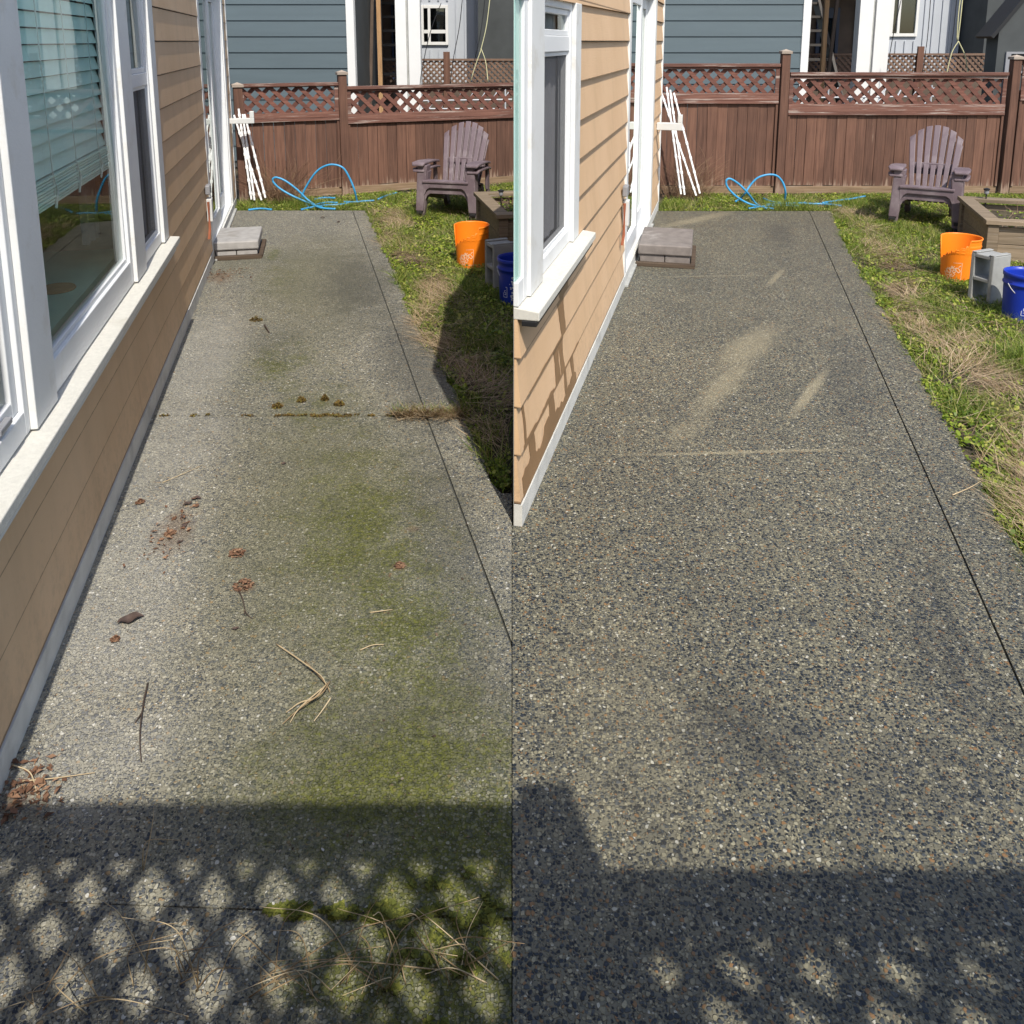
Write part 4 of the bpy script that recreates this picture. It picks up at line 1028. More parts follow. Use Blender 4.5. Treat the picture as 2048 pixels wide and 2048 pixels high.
# ---------- folded trellises
def trellis(label, bars, Y):
    mb = MB()
    for (xa, ya), (xb, yb) in bars:
        a = at(xa, ya, Y+.12); b = at(xb, yb, Y-.02); b.z = max(b.z, .0)
        mb.beam(a, b, .022, .012, (0, 1, 0))
        n = 7
        for i in range(n):
            p = a.lerp(b, (i+.5)/n); d = (b-a).normalized()
            mb.beam(p-d*.02, p+d*.02, .030, .020, (0, 1, 0))
    return tag(mb.build('folded_trellis', 'trellis', None, .003), label, 'trellis', 'folded white trellises')
s2_ = lambda x, y: (430+x/3.22, y/3.22)
trellis('white folded trellis leaning on the fence by the unwashed patio', [(s2_(122, 740), s2_(300, 1290)), (s2_(152, 700), s2_(235, 1285)), (s2_(178, 735), s2_(255, 1290)), (s2_(190, 735), s2_(325, 1275))], 10.08)
trellis('white folded trellis leaning on the fence by the washed patio', [(z3(1045, 640), z3(1285, 1350)), (z3(1080, 600), z3(1180, 1340)), (z3(1105, 620), z3(1205, 1345)), (z3(1130, 640), z3(1310, 1335))], 10.35)
# ---------- dry shrubs by the fences
def dry_shrub(label, c, seed):
    mb = MB(); rr = random.Random(seed)
    for i in range(230):
        x, y = rr.gauss(0, .14), rr.gauss(0, .05); a = rr.uniform(-1.2, 1.6); l = rr.uniform(.2, .75)
        p = Vector((c.x+x, c.y+y, 0)); d = Vector((math.sin(a)*.8, rr.uniform(-.25, .15), 1)).normalized(); pts = [p.copy()]
        for s_ in range(5):
            d = (d + Vector((rr.uniform(-.3, .3), rr.uniform(-.12, .12), rr.uniform(-.35, .12)))).normalized(); p = p + d*l/5; p.z = max(p.z, .01); pts.append(p.copy())
        mb.tube(pts, rr.uniform(.0012, .003), 3, .4)
    return tag(mb.build('dry_shrub', 'twig', None), label, 'shrub', 'dry shrubs')
dry_shrub('dry twiggy brown shrub at the fence beside the trellis, unwashed yard', Vector((-2.88, 10.3)), 1)
dry_shrub('dry twiggy brown shrub at the fence beside the trellis, washed yard', Vector((2.2, 10.6)), 2)

# ================================================================== grass, weeds, straw
def in_edge(P, E):
    ex = np.interp(P[:, 1], [e[1] for e in E[::-1]], [e[0] for e in E[::-1]]); return P[:, 0]-ex
def vnoise(P, s, seed):
    """smooth value noise in numpy"""
    r0 = np.random.default_rng(seed); T = r0.random((64, 64)); q = P[:, :2]*s; i = np.floor(q).astype(int); f = q-i; f = f*f*(3-2*f)
    a = T[i[:, 0] % 64, i[:, 1] % 64]; b = T[(i[:, 0]+1) % 64, i[:, 1] % 64]; c = T[i[:, 0] % 64, (i[:, 1]+1) % 64]; d = T[(i[:, 0]+1) % 64, (i[:, 1]+1) % 64]
    return (a*(1-f[:, 0])+b*f[:, 0])*(1-f[:, 1])+(c*(1-f[:, 0])+d*f[:, 0])*f[:, 1]
def strands(P, length, width, lean, ang, droop, seg=3, z0=-.03):
    """ribbons: P (n,3) roots"""
    n = len(P); k = np.arange(seg+1)/seg
    dirx = np.cos(ang); diry = np.sin(ang)
    hor = lean[:, None]*k[None]+droop[:, None]*k[None]**2
    L = length[:, None]
    X = P[:, 0:1]+dirx[:, None]*hor*L; Y = P[:, 1:2]+diry[:, None]*hor*L
    Z = P[:, 2:3]+L*k[None]*np.sqrt(np.maximum(.02, 1-np.minimum(.98, lean**2)))[:, None]-L*droop[:, None]*.45*k[None]**2
    Z = np.maximum(Z, P[:, 2:3]+.004)
    wv = width[:, None]*(1-k[None])**.7*.5+.0002
    wa = ang+np.pi/2+rng.normal(0, .7, n)
    ox = np.cos(wa)[:, None]*wv; oy = np.sin(wa)[:, None]*wv
    A = np.stack([X-ox, Y-oy, Z], 2); B = np.stack([X+ox, Y+oy, Z], 2)
    V = np.stack([A, B], 2).reshape(-1, 3); m = 2*(seg+1)
    base = np.arange(n)[:, None]*m
    F = np.concatenate([np.stack([base[:, 0]+2*j, base[:, 0]+2*j+1, base[:, 0]+2*j+3, base[:, 0]+2*j+2], 1) for j in range(seg)])
    return V, F
def leaves(P, size, ang, tilt):
    n = len(P); t = np.linspace(0, 2*np.pi, 7)[:-1]
    lx = np.cos(t)[None]*size[:, None]; ly = np.sin(t)[None]*size[:, None]*.62
    z = lx*np.sin(tilt)[:, None] + ly*rng.normal(0, .35, n)[:, None]; lx = lx*np.cos(tilt)[:, None]
    X = P[:, 0:1]+lx*np.cos(ang)[:, None]-ly*np.sin(ang)[:, None]; Y = P[:, 1:2]+lx*np.sin(ang)[:, None]+ly*np.cos(ang)[:, None]
    V = np.stack([X, Y, P[:, 2:3]+z], 2).reshape(-1, 3); F = np.arange(n)[:, None]*6+np.arange(6)[None]
    return V, F
def lawn(E, xr, yr, side, dens, seed, block_fn, straw_fn):
    r0 = np.random.default_rng(seed)
    area = (xr[1]-xr[0])*(yr[1]-yr[0])
    def scatter(d):
        n = int(area*d); P = np.stack([r0.uniform(*xr, n), r0.uniform(*yr, n), np.full(n, -.03)], 1)
        m = block_fn(P) & inframe(P, 420); return P[m]
    # green blades, some in taller tufts
    P = scatter(dens*2.1); s = straw_fn(P); cl = vnoise(P, 3.2, seed+1)*.65+vnoise(P, 9, seed+2)*.35
    k = (r0.random(len(P)) < np.clip((cl-.22)*2.0, .1, 1)*(1-.6*s)); P = P[k]; cl = cl[k]; n = len(P)
    Vg, Fg = strands(P, r0.uniform(.03, .085, n)*(.5+.8*cl+1.3*np.clip(vnoise(P, 1.9, seed+9)-.62, 0, 1)*3), r0.uniform(.003, .0065, n), r0.uniform(.1, .65, n), r0.uniform(0, 6.28, n), r0.uniform(.1, .6, n))
    o = big_mesh('grass', Vg, Fg, 'grass'); tag(o, side[0], 'grass', None, 'stuff')
    P = scatter(dens*1.5); s = straw_fn(P); cl = vnoise(P, 4.2, seed+4)*.6+vnoise(P, 13, seed+5)*.4
    k = (r0.random(len(P)) < np.clip((cl-.36)*3.0, .02, 1)*(1-.7*s)); P = P[k]; n = len(P)
    P[:, 2] += r0.uniform(.008, .05, n)
    Vg, Fg = leaves(P, r0.uniform(.0045, .010, n)*r0.choice([1, 1, 1.5, 2.0], n), r0.uniform(0, 6.28, n), r0.normal(0, .55, n))
    o = big_mesh('weeds', Vg, Fg, 'weed'); tag(o, side[1], 'weeds', None, 'stuff')
    P = scatter(dens*.75); s = straw_fn(P); k = r0.random(len(P)) < s*1.0+.09; P = P[k]; n = len(P)
    P[:, 2] += r0.uniform(.002, .04, n)
    swirl = vnoise(P, 2.5, seed+7)*9+r0.normal(0, .7, n)
    Vg, Fg = strands(P, r0.uniform(.08, .24, n), r0.uniform(.002, .0042, n), r0.uniform(.93, .996, n), swirl, r0.uniform(-.05, .12, n), 3)
    o = big_mesh('straw', Vg, Fg, 'straw'); tag(o, side[2], 'straw', None, 'stuff')
def blk_L(P):
    d = in_edge(P, L_edge); y = P[:, 1]
    fy = 10.32+.42*(P[:, 0]+3.30)
    inside = ((d > .012-.06*vnoise(P, 9, 5)) & (y <= LB)) | (y > LB+.01)
    hx = RO.x+RD.x*(y-RO.y)/RD.y-.34; ok = (P[:, 0] < np.maximum(hx, -.01)) & (y < fy-.04) & (y > 3.46)
    wl = LO.x+LD.x*(y-LO.y)/LD.y; ok &= P[:, 0] > wl+.05
    # planter footprint
    pl = (P[:, 0] > -.3) & (y > 7.95) & (y < 8.9) & (P[:, 0] < .4); return inside & ok & ~pl
def straw_L(P):
    d = in_edge(P, L_edge); c = .22+.10*np.sin(P[:, 1]*2.1); w_ = .17+.05*np.sin(P[:, 1]*3.3+1)
    s = np.exp(-((d-c)/w_)**2)*(P[:, 1] < LB+.05); n = vnoise(P, 3.5, 77); return np.clip(s*(.25+1.5*n)-.12, 0, 1)
def blk_R(P):
    d = in_edge(P, R_edge); y = P[:, 1]
    ok = (((d > .012-.055*vnoise(P, 9, 6)) & (y <= RB)) | (y > RB+.01)) & (y < 10.8) & (P[:, 0] > RO.x+RD.x*(y-RO.y)/RD.y+.05)
    pl = (P[:, 0] > 4.5) & (y > 7.7) & (y < 8.75); return ok & ~pl
def straw_R(P):
    d = in_edge(P, R_edge); c = .30+.12*np.sin(P[:, 1]*1.7+.6); w_ = .2+.06*np.sin(P[:, 1]*2.7)
    s = np.exp(-((d-c)/w_)**2)*(P[:, 1] < RB+.05); n = vnoise(P, 3.2, 78); return np.clip(s*(.15+1.5*n)-.15, 0, 1)
lawn(L_edge, (-3.6, 1.2), (3.4, 12.2), ('short green grass beside the unwashed patio', 'small leafy weeds beside the unwashed patio', 'matted dry straw along the unwashed patio edge'), 5200, 11, blk_L, straw_L)
lawn(R_edge, (1.6, 7.4), (1.6, 10.9), ('short green grass beside the washed patio', 'small leafy weeds beside the washed patio', 'matted dry straw along the washed patio edge'), 5200, 23, blk_R, straw_R)

# grass growing out of the cross joint (left yard)
r0 = np.random.default_rng(5); n = 900
X = r0.uniform(gnd(790, 832).x, gnd(930, 832).x, n); P = np.stack([X, c1+r0.normal(0, .03, n), np.full(n, 0.0)], 1)
Vg, Fg = strands(P, r0.uniform(.03, .14, n), r0.uniform(.002, .004, n), r0.uniform(.4, .95, n), r0.uniform(3.4, 6.0, n), r0.uniform(0, .4, n))
o = big_mesh('joint_grass', Vg, Fg, 'straw'); tag(o, 'dry grass growing out of the slab joint of the unwashed patio', 'grass', None, 'stuff')
n = 260
X = r0.uniform(gnd(780, 832).x, gnd(930, 832).x, n); P = np.stack([X, c1+.03+r0.normal(0, .02, n), np.full(n, 0.0)], 1)
Vg, Fg = strands(P, r0.uniform(.03, .08, n), r0.uniform(.002, .004, n), r0.uniform(.2, .8, n), r0.uniform(0, 6.28, n), r0.uniform(0, .4, n))
o = big_mesh('joint_grass', Vg, Fg, 'grass'); tag(o, 'green grass growing out of the slab joint of the unwashed patio', 'grass', None, 'stuff')
# ---------- moss cushions in joints
def clump(mb, c, rx, ry, h, n, seed, size=(.004, .009)):
    rr = random.Random(seed)
    for i in range(n):
        a = rr.uniform(0, 6.28); q = math.sqrt(rr.random()); x, y = c[0]+rx*q*math.cos(a), c[1]+ry*q*math.sin(a)
        z = .002+h*(1-q*q)*rr.uniform(.3, 1); s_ = rr.uniform(*size); b = rr.uniform(0, 6.28); d = rr.uniform(0, 6.28)
        mb.add([(x+s_*math.cos(b+t), y+s_*math.sin(b+t), z+s_*rr.uniform(-.8, .8)) for t in (0, 2.1, 4.2)], [(0, 1, 2)])
    return mb
ms = MB(); k = 0
for px in range(310, 800, 5):
    if random.random() < (.8 if 620 < px < 700 else .4 if px > 540 else .12):
        p = gnd(px, 832+random.uniform(-2, 2)); clump(ms, p, random.uniform(.008, .028), random.uniform(.006, .013), .010, 26, k, (.003, .007)); k += 1
tag(ms.build('joint_moss', 'moss_brown', None), 'brown and green moss cushions along the slab joint', 'moss', None, 'stuff')
ms = MB()
for i in range(42):
    px = random.uniform(540, 1015); p = gnd(px, 1806+(px-21)*.033+random.gauss(0, 9)); clump(ms, p, random.uniform(.008, .03), random.uniform(.004, .01), .010, 34, 100+i)
for i in range(34):
    p = gnd(random.gauss(880, 90), random.gauss(1870, 70)); 
    if p.x < -.01: clump(ms, p, random.uniform(.006, .02), random.uniform(.006, .016), .006, 26, 300+i)
tag(ms.build('joint_moss', 'moss', None), 'bright green moss along the nearest slab joint', 'moss', None, 'stuff')
for px, py, rx, lab in ((512, 641, .045, 'brown moss clump lying alone on the upper unwashed patio'), (555, 815, .03, 'small moss clump left of centre above the slab joint'), (603, 803, .025, 'small moss clump in the middle above the slab joint'), (650, 800, .02, 'small dark moss clump right of centre above the slab joint'), (678, 810, .03, 'reddish moss clump nearest the joint grass')):
    p = gnd(px, py); mb = MB(); clump(mb, p, rx, rx*.7, .03, 170, px); tag(mb.build('moss_clump', 'moss_brown', None), lab, 'moss clump', 'moss clumps on the patio')
# ---------- leaf litter
def litter(label, c, rx, ry, n, seed, mat='red_litter'):
    rr = random.Random(seed); mb = MB()
    for i in range(n):
        x, y = c[0]+rr.gauss(0, rx), c[1]+rr.gauss(0, ry); l = rr.uniform(.006, .03); a = rr.uniform(0, 6.28); z = rr.uniform(.002, .014)
        wd = l*rr.uniform(.08, .35)
        ca, sa = math.cos(a), math.sin(a)
        mb.add([(x, y, z), (x+l*.5*ca-wd*sa, y+l*.5*sa+wd*ca, z+rr.uniform(0, .01)), (x+l*ca, y+l*sa, z+rr.uniform(-.001, .004)), (x+l*.5*ca+wd*sa, y+l*.5*sa-wd*ca, z+rr.uniform(0, .006))], [(0, 1, 2, 3)])
    return tag(mb.build('leaf_litter', mat, None), label, 'leaf litter', None, 'stuff')
litter('reddish leaf litter on the patio in front of the paver step', gnd(445, 548), .12, .10, 150, 1)
litter('brown needles piled against the wall in the near left corner', gnd(45, 1585), .05, .05, 170, 2)
litter('thin scatter of red bark flakes below the picture window', gnd(352, 1060), .05, .13, 70, 3)
def heap(label, px, py, r, seed, mat='red_litter'):
    p = gnd(px, py); rr = random.Random(seed); mb = MB()
    for i in range(90):
        a = rr.uniform(0, 6.28); q = r*math.sqrt(rr.random()); x, y, z = p.x+q*math.cos(a), p.y+q*math.sin(a), .002+.016*(1-q/r)*rr.random()
        s_ = rr.uniform(.003, .009); b = rr.uniform(0, 6.28)
        mb.add([(x+s_*math.cos(b+t), y+s_*math.sin(b+t)*.6, z+rr.uniform(0, .006)) for t in (0, 1.6, 3.1, 4.7)], [(0, 1, 2, 3)])
    return tag(mb.build('bark_heap', mat, None), label, 'bark crumbs', 'crumbled bark heaps on the patio')
heap('crumbled red bark heap with a twig beside it on the unwashed patio', 487, 1172, .035, 5)
heap('crumbled red bark heap lying just behind the heap with the twig', 475, 1108, .030, 6)
heap('crumbled red bark heap among the dark leaves under the window', 340, 1068, .022, 7)
heap('small bark crumbs near the wall, highest of the heaps', 281, 1006, .016, 8)
heap('small bark crumbs near the wall below the curled leaf', 231, 1281, .013, 9)
heap('pale bark crumbs on the mossy patch', 800, 1133, .018, 10)
def dead_leaf(label, px, py, s_, a, seed):
    p = gnd(px, py); rr = random.Random(seed); nx_, ny_ = 8, 5; mb = MB(); vs = []
    for j in range(ny_+1):
        for i in range(nx_+1):
            u = i/nx_; v = (j/ny_-.5)*math.sin(math.pi*min(1, max(.04, u)))*1.0; x = (u-.5)*2*s_; y = v*s_*1.1
            z = .004+.35*s_*(v*v*2.2)+.25*s_*math.sin(u*5+seed)**2+rr.uniform(0, .08*s_)
            vs.append((p.x+x*math.cos(a)-y*math.sin(a), p.y+x*math.sin(a)+y*math.cos(a), z))
    mb.add(vs, [(j*(nx_+1)+i, j*(nx_+1)+i+1, (j+1)*(nx_+1)+i+1, (j+1)*(nx_+1)+i) for j in range(ny_) for i in range(nx_)])
    return tag(mb.build('dead_leaf', 'dark_leaf', None, 0, True), label, 'dead leaf', 'curled dead leaves on the patio')
dead_leaf('large curled dark leaf nearest the house wall', 262, 1243, .042, .5, 1)
dead_leaf('dark curled leaf at the top of the leaf trail under the window', 393, 999, .022, .2, 2)
dead_leaf('dark curled leaf second in the trail under the window', 375, 1010, .02, .6, 3)
dead_leaf('small dark leaf in the middle of the trail under the window', 366, 1036, .016, 1.2, 4)
dead_leaf('blackish crumpled leaf low in the trail under the window', 369, 1053, .02, 2.0, 5)
dead_leaf('small black leaf at the foot of the trail', 360, 1086, .014, .9, 6)
dead_leaf('tiny dark leaf alone below the red bark heaps', 471, 1260, .013, .3, 7)
dead_leaf('small dark leaf near the joint below the moss clumps', 568, 929, .014, .8, 8)
dead_leaf('small dark leaf on the far slab beside the hose', 646, 436, .03, .3, 9)
dead_leaf('brown leaf on the far slab close to the border joint', 677, 445, .03, 1.3, 10)
# ---------- stalks and twigs on the slabs
def strand_obj(name, mat, label, cat, lines, rad, group, raise_=.006):
    mb = MB()
    for pts in lines: mb.tube(spline([gnd(x, y, z) for x, y, z in pts], 6), rad, 5, .5)
    return tag(mb.build(name, mat, None, 0, True), label, cat, group)
strand_obj('dry_stalk', 'stalk', 'bent bundle of dry straw stalks in the middle of the unwashed patio', 'stalk', [
    [(553, 1288, .006), (600, 1320, .02), (640, 1350, .03), (652, 1368, .02)], [(660, 1362, .012), (645, 1385, .03), (615, 1405, .03), (590, 1425, .015), (565, 1448, .006)], [(655, 1365, .012), (630, 1395, .02), (600, 1405, .02), (572, 1425, .008)], [(662, 1395, .006), (645, 1420, .006), (628, 1442, .006)], [(610, 1322, .01), (650, 1365, .02), (660, 1385, .006)], [(650, 1372, .01), (600, 1415, .02), (580, 1445, .006)]], .0026, 'dry stalks on the patio')
strand_obj('twig', 'dark_twig', 'long dark twig lying along the slab near the left wall', 'twig', [[(296, 1366, .006), (288, 1400, .012), (281, 1450, .012), (280, 1490, .008), (283, 1524, .006)], [(284, 1425, .01), (270, 1445, .006)]], .0028, 'twigs on the patio')
strand_obj('twig', 'dark_twig', 'short forked twig trailing from the red bark heap', 'twig', [[(478, 1182, .006), (486, 1200, .01), (492, 1225, .008), (505, 1238, .004)], [(490, 1222, .006), (488, 1230, .004)]], .0026, 'twigs on the patio')
strand_obj('twig', 'dark_twig', 'short black twig beside the lone moss clump', 'twig', [[(529, 650, .006), (534, 658, .012), (539, 666, .006)]], .006, 'twigs on the patio')
strand_obj('dry_stalk', 'stalk', 'single pale stalk on the mossy patch, upper', 'stalk', [[(720, 1300, .004), (745, 1290, .012), (768, 1289, .006)]], .0022, 'dry stalks on the patio')
strand_obj('dry_stalk', 'stalk', 'single pale stalk lying on the moss near the border joint', 'stalk', [[(740, 1225, .004), (762, 1222, .01), (785, 1219, .004)]], .0022, 'dry stalks on the patio')
strand_obj('dry_stalk', 'stalk', 'thin reddish stalk near the wall beside the leaf trail', 'stalk', [[(325, 965, .004), (365, 948, .008), (405, 930, .004)]], .002, 'dry stalks on the patio')
strand_obj('dry_stalk', 'stalk', 'pale stalk lying across the near left corner', 'stalk', [[(45, 1562, .01), (110, 1556, .012), (190, 1545, .006)], [(25, 1530, .01), (60, 1545, .015), (75, 1590, .006)]], .0022, 'dry stalks on the patio')
strand_obj('dry_stalk', 'stalk', 'thin straw stalk crossing the border joint of the washed patio', 'stalk', [[(1905, 990, .006), (1940, 975, .01), (1962, 962, .02)]], .003, 'dry stalks on the patio')
# standing dead stalks in the nearest joint
def stalk_clump(label, stems, rad=.0015):
    mb = MB()
    for (bx, by), (tx, ty, tz), bend in stems:
        a = gnd(bx, by, .0); b = gnd(tx, ty, tz); m = (a+b)/2 + Vector((bend, 0, tz*.25)); mb.tube(spline([a, m, b], 8), rad, 5, .35)
    return tag(mb.build('dead_stalks', 'stalk', None, 0, True), label, 'stalks', 'dead stalks growing from the near joint')
def fan(bx, by, n, seed, h=.2, sp=60):
    rr = random.Random(seed); return [((bx+rr.gauss(0, sp*.45), by+rr.uniform(-40, 12)), (bx+rr.gauss(0, sp*.9), by+rr.uniform(-190, 20), rr.uniform(.05, 1)*h), rr.uniform(-.05, .05)) for i in range(n)]
stalk_clump('two tall pale stalks arching up over the shaded band', [((287, 1740), (308, 1612, .12), .01), ((285, 1735), (360, 1680, .14), -.03)])
stalk_clump('fan of pale stalks at the bottom left of centre', fan(360, 1985, 12, 1, .24, 120))
stalk_clump('crossing pale stalks at the bottom centre', fan(590, 1985, 13, 2, .27, 120))
stalk_clump('tangled pale stalks right of centre at the bottom', fan(780, 1975, 14, 3, .28, 120))
stalk_clump('loose pale stalks in the moss at the bottom right of the unwashed patio', [s_ for s_ in fan(920, 1960, 13, 4, .2, 110)])
stalk_clump('low dry stalks in the near left corner of the joint', fan(110, 2020, 9, 5, .14, 130))

# ================================================================== houses beyond the fences
def batten_wall(mb, x0, x1, y, z0, z1, per=.22):
    x = x0
    while x < x1: mb.box(x-.012, x+.012, y-.022, y-.0005, z0, z1); x += per
def beyond(tagname, X0, xo, yb, lab):
    """xo: x of the blue house corner"""
    H = 6.5
    # blue house
    h = empty('neighbour_house', lab+' blue-grey lap-sided house behind the fence', 'house', (xo, yb, 0), 0, 'blue-grey neighbour houses')
    s = MB(); z = .1
    while z < H: 
        s.hexa([(X0-xo, -.022, z), (-.1, -.022, z), (-.1, 0, z), (X0-xo, 0, z), (X0-xo, -.006, z+.238), (-.1, -.006, z+.238), (-.1, 0, z+.238), (X0-xo, 0, z+.238)]); z += .24
    s.build('siding', 'blue_siding', h)
    MB().box(X0-xo, -.001, .001, 3.0, 0, H).build('wall', 'dark_wall', h)
    t = MB(); t.box(-.099, .02, -.035, -.0005, 0, H); t.box(.0, .02, .0, .12, 0, H); t.build('corner_trim', 'ext_white', h, .004)
    return h
def stairs(lab, x0, x1, y, z0, z1, xo_sh):
    """open-riser flight seen from the front: stringers, treads"""
    r = empty('staircase', lab, 'staircase', (x0, y, 0), 0, 'dark open staircases')
    w_ = x1-x0; n = 9
    for i in range(n):
        z = z0+(z1-z0)*i/n; MB().box(.06, w_-.06, i*.22, i*.22+.25, z, z+.045).build('tread', 'stair', r)
    for x in (.03, w_-.03):
        MB().beam((x, 0, z0-.1), (x, n*.22, z1-.1), .05, .24, (0, 0, 1)).build('stringer', 'stair', r)
    MB().beam((w_-.02, -.1, .2), (w_+.14, -.1, 3.2), .09, .06, (0, 1, 0)).build('brace', 'stair', r)
    MB().beam((w_*.28, -.15, .2), (w_*.5, -.15, 3.2), .05, .05, (0, 1, 0)).build('pole', 'porch_wood', r)
    return r
def backdrop(side, xb, dx_trim, dx_col0, dx_col1, dx_bat, dx_dark, xr, y0, win):
    u = 'unwashed' if side == 'L' else 'washed'
    s_x = lambda px, Y: (px-1024)/1724*Y
    Yh, Ys, Yc, Yg, Yd = y0, y0+1.6, y0+.5, y0+6.5, y0+5.5
    beyond(side, xb, s_x(dx_trim, Yh), Yh, 'part of the '+('left' if side == 'L' else 'right')+'-hand')
    # porch bay: back wall, deck, roof
    xa, xz = s_x(dx_trim, Yh)+.03, s_x(dx_col1, Yc)
    p = empty('porch', 'dark porch bay with navy door behind the staircase, '+u+' yard', 'porch', ((xa+xz)/2, Yh+4, 0), 0, 'dark porch bays')
    pm = (xa+xz)/2; h0, h1 = s_x(dx_trim-8, Yh+4)-pm, s_x(dx_col1-12, Yh+4)-pm; hw = (h1-h0)/2
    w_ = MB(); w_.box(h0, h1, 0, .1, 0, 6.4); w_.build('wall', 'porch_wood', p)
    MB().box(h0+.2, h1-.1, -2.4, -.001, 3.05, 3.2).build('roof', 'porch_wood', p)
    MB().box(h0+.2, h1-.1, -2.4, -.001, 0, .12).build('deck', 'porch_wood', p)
    hm = (h0+h1)/2; dr = MB().box(hm-hw*.7, hm-hw*.12, -.05, -.001, .2, 2.6).build('door', 'navy', p, .004)
    MB().box(hm-hw*.6, hm-hw*.2, -.056, -.051, 1.2, 2.4).build('window', 'glass_dark', dr)
    wf = MB().box(hm+hw*.3, hm+hw*.8, -.05, -.001, 1.0, 2.7).build('window', 'navy', p, .004)
    MB().box(hm+hw*.36, hm+hw*.74, -.056, -.051, 1.06, 2.64).build('glass', 'glass_dark', wf)
    hp = s_x((dx_trim+dx_col0)/2+2, Yh+1.3)-pm; MB().box(hp-.035, hp+.035, -2.35, -2.28, .0, 3.04).build('post', 'post_wood', p)
    # columns
    xc0, xc1 = s_x(dx_col0, Yc), s_x(dx_col1, Yc)
    c = empty('porch_column', 'wide white boxed porch column behind the fence of the '+u+' yard', 'column', ((xc0+xc1)/2, Yc, 0), 0, 'white boxed columns')
    wd = xc1-xc0
    for a, b in ((-wd/2, -wd*.07), (wd*.02, wd/2)): MB().box(a, b, -.1, .1, 0, 6.4).build('board', 'ext_white', c, .004)
    MB().box(-wd*.07+.001, wd*.02-.001, -.06, .06, 0, 6.4).build('core', 'concrete', c)
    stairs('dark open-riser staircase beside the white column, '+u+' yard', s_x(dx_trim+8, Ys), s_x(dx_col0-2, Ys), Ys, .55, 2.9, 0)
    # pale batten house
    x0, x1 = s_x(dx_bat, Yg)-1.2, s_x(dx_dark, Yg)
    g = empty('neighbour_house', 'pale grey batten-sided house with a white window far behind the '+u+' yard', 'house', ((x0+x1)/2, Yg, 0), 0, 'pale batten houses')
    xm = (x0+x1)/2
    wx0, wx1, wz0_, wz1_ = s_x(win[0], Yg)-xm, s_x(win[1], Yg)-xm, win[2], win[3]
    MB().box(x0-xm, x1-xm, 0, 3, 0, 7).build('wall', 'batten', g)
    b = MB(); x = x0-xm
    while x < x1-xm:
        if wx0-.1 < x < wx1+.1: b.box(x-.018, x+.018, -.03, -.0005, 0, wz0_-.1); b.box(x-.018, x+.018, -.03, -.0005, wz1_+.1, 7)
        else: b.box(x-.018, x+.018, -.03, -.0005, 0, 7)
        x += .2
    b.build('battens', 'batten', g)
    fb = MB(); fb.box(wx0, wx0+.06, -.06, -.001, wz0_, wz1_); fb.box(wx1-.06, wx1, -.06, -.001, wz0_, wz1_); fb.box(wx0+.061, wx1-.061, -.058, -.001, wz0_, wz0_+.07); fb.box(wx0+.061, wx1-.061, -.058, -.001, wz1_-.07, wz1_)
    xmid = wx0+(wx1-wx0)*.3; fb.box(xmid-.03, xmid+.03, -.056, -.001, wz0_+.071, wz1_-.071)
    if side == 'L': fb.box(wx0+.062, wx1-.062, -.0575, -.001, 2.12, 2.2)
    wf = fb.build('window', 'ext_white', g, .004)
    MB().box(wx0+.061, wx1-.061, -.02, -.001, wz0_+.071, wz1_-.071).build('glass', 'glass_dark', wf)
    MB().box(wx0+.061, wx1-.061, -.0009, -.0005, wz0_+.071, wz1_-.071).build('backing', 'dark_wall', wf)
    # shaded dark house to the right
    d = empty('neighbour_house', 'dark grey shaded wall of a house at the far right of the '+u+' yard', 'house', (x1, Yd, 0), 0, 'dark neighbour houses')
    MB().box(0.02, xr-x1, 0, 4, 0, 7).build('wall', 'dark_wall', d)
    MB().box(.02, .14, -.03, -.001, 0, 7).build('corner_trim', 'dark_wall', d)
    # far lattice fence
    Yf2 = y0+3.1
    xf0 = s_x(dx_trim, Yf2)-.3; r = empty('wooden_fence', 'weathered lattice fence farther back behind the '+u+' yard', 'fence', (xf0, Yf2, 0), 0, 'far lattice fences')
    wdt = xr-xf0-.3; tz = 1.72 if side == 'R' else 1.62
    la = MB(); lattice(la, 0, wdt, tz-.46, tz-.04, 0, .11, .038); la.build('lattice', 'lat_far', r)
    rl = MB(); rl.box(0, wdt, -.02, .04, tz-.039, tz); rl.build('rail', 'lat_far', r); MB().box(0, wdt, 0, .03, 0, tz-.461).build('board_panel', 'porch_wood', r)
    for px in win[4]:
        x = s_x(px, Yf2)-xf0; MB().box(x-.06, x+.06, -.06, -.021, 0, tz+.13).build('post', 'fence', r)
    return Yg
backdrop('L', -8.5, 707, 793, 842, 843, 958, 1.15, 13.2, (843, 897, 1.86, 2.75, (893,)))
backdrop('R', 1.35, 1615, 1711, 1773, 1775, 1917, 16.0, 13.2, (1776, 1831, 2.05, 3.0, (1841,)))
# lantern lit on the left porch
r = empty('wall_lantern', 'lit warm lantern at the porch corner beside the white trim', 'lantern', at(712, 34, 14.3), 0)
MB().lathe([(.0, -.06), (.04, -.06), (.05, .05), (.0, .06)], 12).build('globe', 'lamp', r, 0, True)
MB().box(-.06, .06, -.06, .06, .062, .085).build('cap', 'metal', r); MB().box(-.05, .05, -.05, .05, -.09, -.062).build('base', 'metal', r)
# flower pot on the left neighbour's rail
r = empty('flower_pot', 'terracotta pot behind the fence beside the white corner board', 'pot', at(704, 150, 13.6), 0)
MB().lathe([(.0, -.35), (.06, -.35), (.085, .0), (.095, .0), (.095, .03), (.0, .03)], 16).build('pot', 'terracotta', r, 0, True)
MB().lathe([(.0, .031), (.09, .035), (.08, .075), (.0, .085)], 12).build('crown', 'cap', r, 0, True)
